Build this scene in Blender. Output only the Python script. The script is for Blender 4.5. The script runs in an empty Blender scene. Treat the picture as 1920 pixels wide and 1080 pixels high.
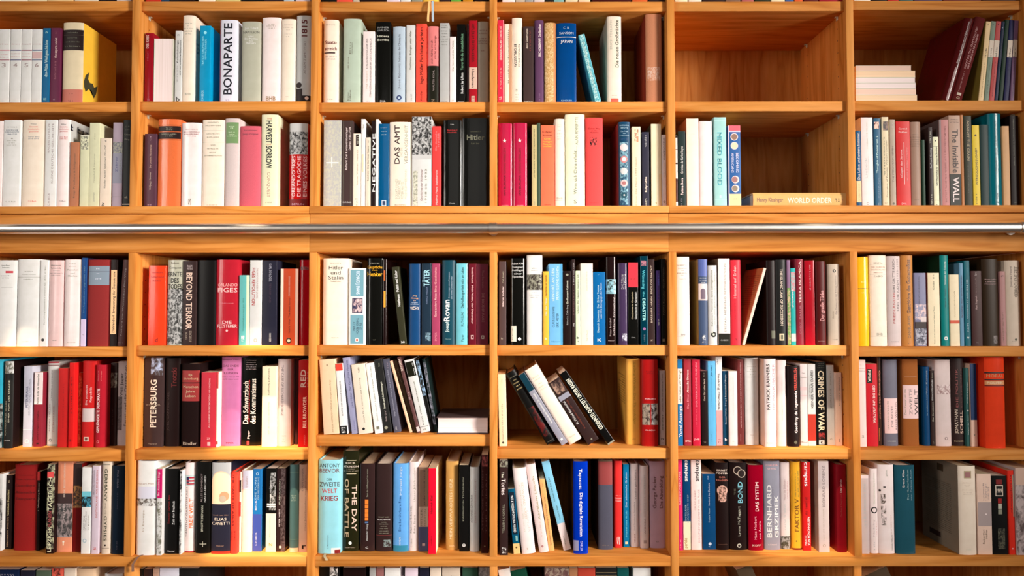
import bpy, bmesh, math, random
from mathutils import Vector, Matrix

# ------------------------------------------------------------------ scene, camera, light
S = bpy.context.scene
COL = S.collection
DC = 1.70                    # camera distance from the front of the bookcase (m)
CZ = 1.50                    # camera height (m)
FPX, PITCH, YAW, ROLL = 1246.0, 0.02985, -0.00166, -0.00104
cyw, syw, cp, sp = math.cos(YAW), math.sin(YAW), math.cos(PITCH), math.sin(PITCH)
FWD = Vector((syw*cp, cyw*cp, sp))
RT0 = Vector((cyw, -syw, 0)); UP0 = RT0.cross(FWD)
RT = RT0*math.cos(ROLL) + UP0*math.sin(ROLL)
UP = -RT0*math.sin(ROLL) + UP0*math.cos(ROLL)
CAM = Vector((0, -DC, CZ))
cd = bpy.data.cameras.new('camera'); cam = bpy.data.objects.new('camera', cd); COL.objects.link(cam)
cd.sensor_width = 36; cd.lens = 36*FPX/1920; cd.clip_start = .05
M = Matrix.Identity(4)
for i in range(3):
    M[i][0], M[i][1], M[i][2], M[i][3] = RT[i], UP[i], -FWD[i], CAM[i]
cam.matrix_world = M
S.camera = cam

W = bpy.data.worlds.new('room_light'); S.world = W; W.use_nodes = True
bg = W.node_tree.nodes['Background']
bg.inputs[0].default_value = (1.0, .93, .86, 1); bg.inputs[1].default_value = 0.07

def area(name, loc, target, sx, sy, power, color):
    l = bpy.data.lights.new(name, 'AREA'); l.shape = 'RECTANGLE'; l.size = sx; l.size_y = sy
    l.energy = power; l.color = color
    o = bpy.data.objects.new(name, l); COL.objects.link(o); o.location = loc
    o.rotation_euler = (Vector(target)-Vector(loc)).to_track_quat('-Z', 'Y').to_euler()
    return o
def spot(name, loc, target, deg, blend, power, color, r=.02):
    l = bpy.data.lights.new(name, 'SPOT'); l.spot_size = math.radians(deg); l.spot_blend = blend
    l.energy = power; l.color = color; l.shadow_soft_size = r
    o = bpy.data.objects.new(name, l); COL.objects.link(o); o.location = loc
    o.rotation_euler = (Vector(target)-Vector(loc)).to_track_quat('-Z', 'Y').to_euler()
wl = area('window_daylight_right', (3.0, -2.1, 2.15), (-.50, 0, 1.42), .7, 1.4, 23.5, (1.0, .93, .85)); wl.data.spread = math.radians(46)
wl = area('window_daylight_left', (-2.7, -2.3, 2.10), (-.1, 0, 1.45), .7, 1.5, 6, (1.0, .93, .85)); wl.data.spread = math.radians(60)
area('rail_highlight_fill', (.1, -3.2, 2.55), (.1, 0, 1.5), 2.4, .9, 7, (1.0, .95, .88))  # added fill strip that gives the steel rail its highlight, not a real window
spot('ceiling_downlight', (-.66, -.46, 2.95), (-.65, .0, 1.08), 8.5, .4, 430, (1.0, .80, .56))
spot('ceiling_downlight', (.76, -.46, 2.95), (.76, .0, 1.12), 8.5, .5, 220, (1.0, .84, .62))
spot('ceiling_downlight', (-1.28, -.46, 2.95), (-1.27, .0, 1.38), 4, .6, 250, (1.0, .80, .56))

S.view_settings.view_transform = 'Standard'; S.view_settings.look = 'None'
S.view_settings.exposure = 0.0; S.view_settings.gamma = 1.0
S.view_settings.use_curve_mapping = False
S.cycles.max_bounces = 6; S.cycles.diffuse_bounces = 4; S.cycles.glossy_bounces = 3
S.cycles.use_denoising = True

def unproj(px, py, Y=0.0):
    d = FWD*FPX + RT*(px-960) + UP*(540-py)
    return CAM + d*((Y+DC)/d.y)
def unproj_z(px, py, Z):
    d = FWD*FPX + RT*(px-960) + UP*(540-py)
    return CAM + d*((Z-CAM.z)/d.z)

# ------------------------------------------------------------------ materials
def lin(c):
    return c/12.92 if c <= .04045 else ((c+.055)/1.055)**2.4
def hexc(h):
    v = [int(ch, 16)/15 for ch in h]
    return tuple(lin(x) for x in v)
MATS = {}
def new_mat(name):
    m = bpy.data.materials.new(name); m.use_nodes = True
    nt = m.node_tree; b = nt.nodes['Principled BSDF']
    return m, nt, b
def N(nt, t, **kw):
    n = nt.nodes.new(t)
    for k, v in kw.items(): setattr(n, k, v)
    return n
def paper(h, kind='P', gloss=False):
    key = (h, kind, gloss)
    if key in MATS: return MATS[key]
    m, nt, b = new_mat('cover_%s' % h); c = hexc(h); L = nt.links
    if h[0]+h[1]+h[2] in ('110','100','111','211'): c = tuple(max(.0035, x*.75) for x in c)
    no = N(nt, 'ShaderNodeTexNoise'); tc = N(nt, 'ShaderNodeTexCoord')
    no.inputs['Scale'].default_value = 900 if kind == 'H' else 45
    no.inputs['Detail'].default_value = 3
    L.new(tc.outputs['Object'], no.inputs['Vector'])
    cr = N(nt, 'ShaderNodeValToRGB'); L.new(no.outputs['Fac'], cr.inputs['Fac'])
    lo = .86 if kind == 'H' else .94
    cr.color_ramp.elements[0].position = .3; cr.color_ramp.elements[1].position = .7
    cr.color_ramp.elements[0].color = (c[0]*lo, c[1]*lo, c[2]*lo*.98, 1)
    cr.color_ramp.elements[1].color = (min(1, c[0]*1.02), min(1, c[1]*1.02), min(1, c[2]*1.02), 1)
    L.new(cr.outputs['Color'], b.inputs['Base Color'])
    b.inputs['Roughness'].default_value = .16 if gloss else (.8 if kind == 'H' else .42)
    b.inputs['Specular IOR Level'].default_value = .28 if gloss else (.1 if kind == 'H' else .18)
    bp = N(nt, 'ShaderNodeBump')
    if gloss:
        n2 = N(nt, 'ShaderNodeTexNoise'); mp = N(nt, 'ShaderNodeMapping')
        mp.inputs['Scale'].default_value = (120, 120, 14)
        L.new(tc.outputs['Object'], mp.inputs['Vector']); L.new(mp.outputs['Vector'], n2.inputs['Vector'])
        n2.inputs['Scale'].default_value = 1.0
        L.new(n2.outputs['Fac'], bp.inputs['Height'])
        bp.inputs['Strength'].default_value = .25; bp.inputs['Distance'].default_value = .0012
    else:
        L.new(no.outputs['Fac'], bp.inputs['Height'])
        bp.inputs['Strength'].default_value = .35 if kind == 'H' else .1
        bp.inputs['Distance'].default_value = .0004
    L.new(bp.outputs['Normal'], b.inputs['Normal'])
    MATS[key] = m; return m
def ink(h):
    key = ('ink', h)
    if key in MATS: return MATS[key]
    m, nt, b = new_mat('ink_%s' % h)
    b.inputs['Base Color'].default_value = (*hexc(h), 1)
    b.inputs['Roughness'].default_value = .45; b.inputs['Specular IOR Level'].default_value = .3
    MATS[key] = m; return m
def photo(h1, h2, sc):
    key = ('photo', h1, h2, sc)
    if key in MATS: return MATS[key]
    m, nt, b = new_mat('picture_%s_%s' % (h1, h2)); L = nt.links
    no = N(nt, 'ShaderNodeTexNoise'); tc = N(nt, 'ShaderNodeTexCoord')
    mp = N(nt, 'ShaderNodeMapping'); mp.inputs['Scale'].default_value = (1/sc, 1/sc, .7/sc)
    L.new(tc.outputs['Object'], mp.inputs['Vector']); L.new(mp.outputs['Vector'], no.inputs['Vector'])
    no.inputs['Scale'].default_value = 2.2; no.inputs['Detail'].default_value = 4; no.inputs['Roughness'].default_value = .65
    no.inputs['Distortion'].default_value = .6
    cr = N(nt, 'ShaderNodeValToRGB'); L.new(no.outputs['Fac'], cr.inputs['Fac'])
    cr.color_ramp.elements[0].position = .44; cr.color_ramp.elements[1].position = .58
    cr.color_ramp.elements[0].color = (*hexc(h1), 1); cr.color_ramp.elements[1].color = (*hexc(h2), 1)
    L.new(cr.outputs['Color'], b.inputs['Base Color']); b.inputs['Roughness'].default_value = .4
    MATS[key] = m; return m
def pages(h='fec'):
    key = ('pages', h)
    if key in MATS: return MATS[key]
    m, nt, b = new_mat('page_edges_%s' % h); L = nt.links; c = hexc(h)
    no = N(nt, 'ShaderNodeTexNoise'); tc = N(nt, 'ShaderNodeTexCoord'); mp = N(nt, 'ShaderNodeMapping')
    mp.inputs['Scale'].default_value = (1500, 4, 4)
    L.new(tc.outputs['Object'], mp.inputs['Vector']); L.new(mp.outputs['Vector'], no.inputs['Vector'])
    no.inputs['Scale'].default_value = 1.0; no.inputs['Detail'].default_value = 2
    cr = N(nt, 'ShaderNodeValToRGB'); L.new(no.outputs['Fac'], cr.inputs['Fac'])
    cr.color_ramp.elements[0].position = .3; cr.color_ramp.elements[1].position = .6
    cr.color_ramp.elements[0].color = (c[0]*.86, c[1]*.84, c[2]*.8, 1); cr.color_ramp.elements[1].color = (*c, 1)
    L.new(cr.outputs['Color'], b.inputs['Base Color']); b.inputs['Roughness'].default_value = .85
    b.inputs['Specular IOR Level'].default_value = .1
    MATS[key] = m; return m
def wood(name, scale, off=0.0, dark=1.0):
    m, nt, b = new_mat(name); L = nt.links
    tc = N(nt, 'ShaderNodeTexCoord'); mp = N(nt, 'ShaderNodeMapping')
    mp.inputs['Scale'].default_value = scale; mp.inputs['Location'].default_value = (off, off*2, off*3)
    oi = N(nt, 'ShaderNodeObjectInfo'); sc_ = N(nt, 'ShaderNodeMath', operation='MULTIPLY'); sc_.inputs[1].default_value = 37.0
    L.new(oi.outputs['Random'], sc_.inputs[0])
    ad = N(nt, 'ShaderNodeVectorMath', operation='ADD'); L.new(tc.outputs['Object'], ad.inputs[0]); L.new(sc_.outputs[0], ad.inputs[1])
    L.new(ad.outputs[0], mp.inputs['Vector'])
    n1 = N(nt, 'ShaderNodeTexNoise'); n1.inputs['Scale'].default_value = 1.0; n1.inputs['Detail'].default_value = 3
    n1.inputs['Distortion'].default_value = .4
    L.new(mp.outputs['Vector'], n1.inputs['Vector'])
    # growth rings: bands of the slow noise
    mul = N(nt, 'ShaderNodeMath', operation='MULTIPLY'); mul.inputs[1].default_value = 7.0
    fr = N(nt, 'ShaderNodeMath', operation='PINGPONG'); fr.inputs[1].default_value = .5
    L.new(n1.outputs['Fac'], mul.inputs[0]); L.new(mul.outputs[0], fr.inputs[0])
    n2 = N(nt, 'ShaderNodeTexNoise'); mp2 = N(nt, 'ShaderNodeMapping')
    mp2.inputs['Scale'].default_value = tuple(s*7 for s in scale)
    L.new(ad.outputs[0], mp2.inputs['Vector']); L.new(mp2.outputs['Vector'], n2.inputs['Vector'])
    n2.inputs['Scale'].default_value = 1.0; n2.inputs['Detail'].default_value = 4
    cr = N(nt, 'ShaderNodeValToRGB'); L.new(fr.outputs[0], cr.inputs['Fac'])
    e = cr.color_ramp.elements
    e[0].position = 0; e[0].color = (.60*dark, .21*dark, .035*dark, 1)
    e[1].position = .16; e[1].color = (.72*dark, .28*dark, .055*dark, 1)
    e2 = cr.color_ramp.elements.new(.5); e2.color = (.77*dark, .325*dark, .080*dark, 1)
    mx = N(nt, 'ShaderNodeMix', data_type='RGBA', blend_type='MULTIPLY'); mx.inputs['Factor'].default_value = 1
    c2 = N(nt, 'ShaderNodeValToRGB'); L.new(n2.outputs['Fac'], c2.inputs['Fac'])
    c2.color_ramp.elements[0].position = .3; c2.color_ramp.elements[0].color = (.86, .80, .70, 1)
    c2.color_ramp.elements[1].position = .62; c2.color_ramp.elements[1].color = (1, 1, 1, 1)
    L.new(cr.outputs['Color'], mx.inputs['A']); L.new(c2.outputs['Color'], mx.inputs['B'])
    L.new(mx.outputs['Result'], b.inputs['Base Color'])
    b.inputs['Roughness'].default_value = .6; b.inputs['Specular IOR Level'].default_value = .15
    return m
W_H = [wood('beech_wood_horizontal_%d' % i, (1.1, 14, 14), i*3.7) for i in range(4)]
W_V = [wood('beech_wood_vertical_%d' % i, (14, 14, 1.1), i*2.3) for i in range(3)]
W_B = wood('beech_veneer_back_shaded', (12, 12, 1.3), 5.1, .78)  # same beech, darkened: the shade inside the bays is put into its colour
def metal():
    m, nt, b = new_mat('brushed_steel'); L = nt.links
    b.inputs['Metallic'].default_value = 1; b.inputs['Roughness'].default_value = .38
    tc = N(nt, 'ShaderNodeTexCoord'); mp = N(nt, 'ShaderNodeMapping'); mp.inputs['Scale'].default_value = (3, 400, 400)
    no = N(nt, 'ShaderNodeTexNoise'); no.inputs['Scale'].default_value = 1
    L.new(tc.outputs['Object'], mp.inputs['Vector']); L.new(mp.outputs['Vector'], no.inputs['Vector'])
    cr = N(nt, 'ShaderNodeValToRGB'); L.new(no.outputs['Fac'], cr.inputs['Fac'])
    cr.color_ramp.elements[0].color = (.66, .60, .55, 1); cr.color_ramp.elements[1].color = (.84, .78, .72, 1)
    L.new(cr.outputs['Color'], b.inputs['Base Color'])
    return m
STEEL = metal()

# ------------------------------------------------------------------ mesh helpers
def link(name, me, mats, parent=None):
    for m in mats: me.materials.append(m)
    o = bpy.data.objects.new(name, me); COL.objects.link(o)
    if parent: o.parent = parent
    return o
def box_bm(bm, x0, x1, y0, y1, z0, z1, mi=0, bev=0):
    vs = [bm.verts.new((x, y, z)) for z in (z0, z1) for y in (y0, y1) for x in (x0, x1)]
    fs = [(0,2,3,1),(4,5,7,6),(0,1,5,4),(2,6,7,3),(0,4,6,2),(1,3,7,5)]
    out = []
    for f in fs:
        fc = bm.faces.new([vs[i] for i in f]); fc.material_index = mi; out.append(fc)
    if bev:
        bmesh.ops.bevel(bm, geom=list({e for f in out for e in f.edges}), offset=bev, segments=2, profile=.5, affect='EDGES')
def bm_obj(name, bm, mats, parent=None, smooth=False, loc=None):
    me = bpy.data.meshes.new(name); bm.normal_update(); bm.to_mesh(me); bm.free()
    if smooth:
        me.polygons.foreach_set('use_smooth', [True]*len(me.polygons)); me.set_sharp_from_angle(angle=math.radians(35))
    o = link(name, me, mats, parent)
    if loc: o.location = loc
    return o
def wbox(name, x0, x1, y0, y1, z0, z1, mat, parent, bev=.0012):
    """a board whose origin lies at its own corner"""
    bm = bmesh.new(); box_bm(bm, 0, x1-x0, 0, y1-y0, 0, z1-z0, 0, bev)
    return bm_obj(name, bm, [mat], parent, True, (x0, y0, z0))
def root(name, loc, label, cat, group=None, kind=None):
    o = bpy.data.objects.new(name, None); COL.objects.link(o); o.location = loc
    o.empty_display_size = .02; o['label'] = label; o['category'] = cat
    if group: o['group'] = group
    if kind: o['kind'] = kind
    return o

# ------------------------------------------------------------------ the bookcase
UX = [-1.4397, -.97725, -.51303, -.05069, .40905, .87222, 1.3347]   # centres of the uprights
UW = .0192                                                          # their thickness
BACK = .2767
YS = .009                                                           # shelf fronts stand back this far
PINM = ink('ddc')
def zpx(px, py, Y=YS): return unproj(px, py, Y).z
case = root('bookcase', (0, 0, 0), 'built-in beech wood bookcase of six bays holding all the books', 'bookcase')
bayc = [(UX[i]+UX[i+1])/2 for i in range(6)]
baypx = [120, 425, 760, 1090, 1425, 1760]
# shelf top and underside as seen on their front edges, bay by bay
SH = {0: [(2, 20.7), (2.5, 20.5), (3, 21.5), (3.2, 21.6), (2.8, 21), (1, 17.2)],
      1: [(191, 209.6), (190, 208), (191, 209.8), (190.6, 209.8), (190, 208.6), (188.4, 207.7)],
      3: [(650, 669), (648, 667), (647.3, 666.5), (647.5, 666.7), (648, 667), (649.5, 668.3)],
      4: [(843.5, 865), (843, 862), (815.5, 836.5), (840.5, 860.2), (841.5, 861.2), (843.5, 862.5)]}
SHELF_Z = {}
k = 0
for s, lst in SH.items():
    for c, (a, b_) in enumerate(lst):
        zt, zb = zpx(baypx[c], a), zpx(baypx[c], b_)
        if zt - zb < .0235: zb = zt-.0245
        SHELF_Z[(s, c)] = (zt, zb)
        x0, x1 = UX[c]+UW/2, UX[c+1]-UW/2
        wbox('shelf', x0, x1, YS, BACK, zb, zt, W_H[k % 4], case); k += 1
        if s != 0 or True:
            for xs, sg in ((x0, 1), (x1, -1)):
                for yy in (.042, .225):
                    bm = bmesh.new()
                    box_bm(bm, 0 if sg > 0 else -.007, .007 if sg > 0 else 0, 0, .007, -.0018, 0)
                    box_bm(bm, 0 if sg > 0 else -.0016, .0016 if sg > 0 else 0, 0, .007, -.009, -.0018)
                    bm_obj('shelf_pin', bm, [PINM], case, False, (xs, yy, zb-.0002))
ZU = unproj(960, 386.5).z; ZUB = unproj(960, 400).z; ZFB = unproj(960, 472.8).z
Z5, Z5B = unproj(960, 1043.6).z, unproj(960, 1062.8).z
TOPZ = 2.62
for c in range(6):
    SHELF_Z[(2, c)] = (ZU, ZUB); SHELF_Z[(5, c)] = (Z5, Z5B)
    SHELF_Z[(6, c)] = (Z5-.275, Z5-.30)
# cases are two bays wide: end uprights run past the boards, middle ones stop on them
ends = (0, 2, 4, 6)
for i in range(7):
    a, b_ = UX[i]-UW/2, UX[i]+UW/2
    wbox('upright', a, b_, 0, BACK, ZU, TOPZ, W_V[i % 3], case)
    wbox('upright', a, b_, 0, BACK, Z5 if i not in ends else .0, ZFB, W_V[(i+1) % 3], case)
    if i not in ends:
        wbox('upright', a, b_, 0.004, BACK, .0, Z5B, W_V[(i+2) % 3], case)
for j in range(3):
    a, b_ = UX[2*j], UX[2*j+2]
    g = UW/2
    wbox('bottom_board', a-g if j == 0 else a-g+.0006, b_-g, -.005, BACK, ZUB, ZU, W_H[j], case)
    wbox('fascia_board', a-g+.0006, b_-g, .001, .022, ZFB, ZUB-.0012, W_H[(j+1) % 4], case)
    wbox('top_board', a-g+.0006, b_-g, .022, BACK, ZFB, ZFB+.022, W_H[(j+2) % 4], case)
    wbox('bottom_board', a+g, b_-g, .002, BACK, Z5B, Z5, W_H[(j+3) % 4], case)
for c in range(6):
    x0, x1 = UX[c]+UW/2, UX[c+1]-UW/2
    wbox('shelf', x0, x1, YS, BACK, SHELF_Z[(6, c)][1], SHELF_Z[(6, c)][0], W_H[c % 4], case)
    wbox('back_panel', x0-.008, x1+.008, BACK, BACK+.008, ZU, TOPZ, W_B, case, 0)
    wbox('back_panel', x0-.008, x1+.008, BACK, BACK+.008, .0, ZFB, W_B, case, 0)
    wbox('plinth', x0, x1, .03, .05, .0, .08, W_H[c % 4], case)
    wbox('bottom_board', x0, x1, YS, BACK, .08, .105, W_H[c % 4], case)
wbox('top_board', UX[0]-UW/2, UX[6]+UW/2, 0, BACK, TOPZ, TOPZ+.022, W_H[0], case)
# drill holes for the pins on the inner faces
HOLE = ink('311')
for i in range(1, 6):
    for sg in (-1, 1):
        bm = bmesh.new()
        for (za, zb) in ((ZU+.03, TOPZ-.05), (Z5+.03, ZFB-.03)):
            nz = int((zb-za)/.032)
            for q in range(nz):
                for yy in (.0455, .2285):
                    z = za+q*.032
                    bmesh.ops.create_circle(bm, cap_ends=True, segments=8, radius=.0016,
                        matrix=Matrix.Translation((0, yy, z)) @ Matrix.Rotation(math.pi/2, 4, 'Y'))
        bm_obj('drill_holes', bm, [HOLE], case, False, (UX[i]+sg*(UW/2+.0002), 0, 0))
# floor and the wall behind the case
def struct(name, x0, x1, y0, y1, z0, z1, mat):
    o = wbox(name, x0, x1, y0, y1, z0, z1, mat, None, 0); o['kind'] = 'structure'; return o
struct('floor', -2.6, 2.6, -3.4, .5, -.05, 0, wood('oak_floor', (1.3, 10, 10), 9.0, .55))
mw, ntw, bw = new_mat('white_plaster')
nw = N(ntw, 'ShaderNodeTexNoise'); nw.inputs['Scale'].default_value = 60
cw = N(ntw, 'ShaderNodeValToRGB'); ntw.links.new(nw.outputs['Fac'], cw.inputs['Fac'])
cw.color_ramp.elements[0].color = (.70, .67, .62, 1); cw.color_ramp.elements[1].color = (.78, .75, .70, 1)
ntw.links.new(cw.outputs['Color'], bw.inputs['Base Color']); bw.inputs['Roughness'].default_value = .9
struct('wall_back', -2.6, 2.6, .30, .40, 0, 2.9, mw)

# ------------------------------------------------------------------ the ladder rail
def tube(bm, axis, a, b, c, r, n=28, mi=0):
    """closed cylinder from a to b along axis (0 x, 1 y) through c"""
    rings = []
    for t in (a, b):
        ring = []
        for q in range(n):
            an = 2*math.pi*q/n
            p = (t, c[0]+r*math.cos(an), c[1]+r*math.sin(an)) if axis == 0 else (c[0]+r*math.cos(an), t, c[1]+r*math.sin(an))
            ring.append(bm.verts.new(p))
        rings.append(ring)
    for q in range(n):
        bm.faces.new((rings[0][q], rings[0][(q+1) % n], rings[1][(q+1) % n], rings[1][q])).material_index = mi
    bm.faces.new(rings[0][::-1]); bm.faces.new(rings[1])
YR = -.045
zr = unproj(960, 428.0, YR).z
rr = (unproj(960, 418.6, YR).z-unproj(960, 437.2, YR).z)/2
rail = root('ladder_rail', (0, YR, zr), 'long brushed steel tube rail across the fascia of the bookcase', 'rail')
joints = [unproj(924.5, 428, YR).x, unproj(1918, 426, YR).x, unproj(-60, 428, YR).x]
bm = bmesh.new(); tube(bm, 0, UX[0], 1.42, (0, 0), rr); bmesh.ops.recalc_face_normals(bm, faces=bm.faces)
bm_obj('tube', bm, [STEEL], rail, True)
for jx in joints:
    bm = bmesh.new(); tube(bm, 0, jx-.0095, jx+.0095, (0, 0), rr*1.16)
    bmesh.ops.bevel(bm, geom=[e for e in bm.edges if len(e.link_faces) == 2 and e.calc_face_angle() > 1], offset=.0012, segments=2, affect='EDGES')
    bmesh.ops.recalc_face_normals(bm, faces=bm.faces); bm_obj('collar', bm, [STEEL], rail, True)
    bm = bmesh.new(); tube(bm, 1, .012, -YR+.0005, (jx, 0), .006, 16)
    tube(bm, 1, -YR-.004, -YR+.0008, (jx, 0), .014, 20)
    bmesh.ops.recalc_face_normals(bm, faces=bm.faces); bm_obj('bracket', bm, [STEEL], rail, True)

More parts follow.
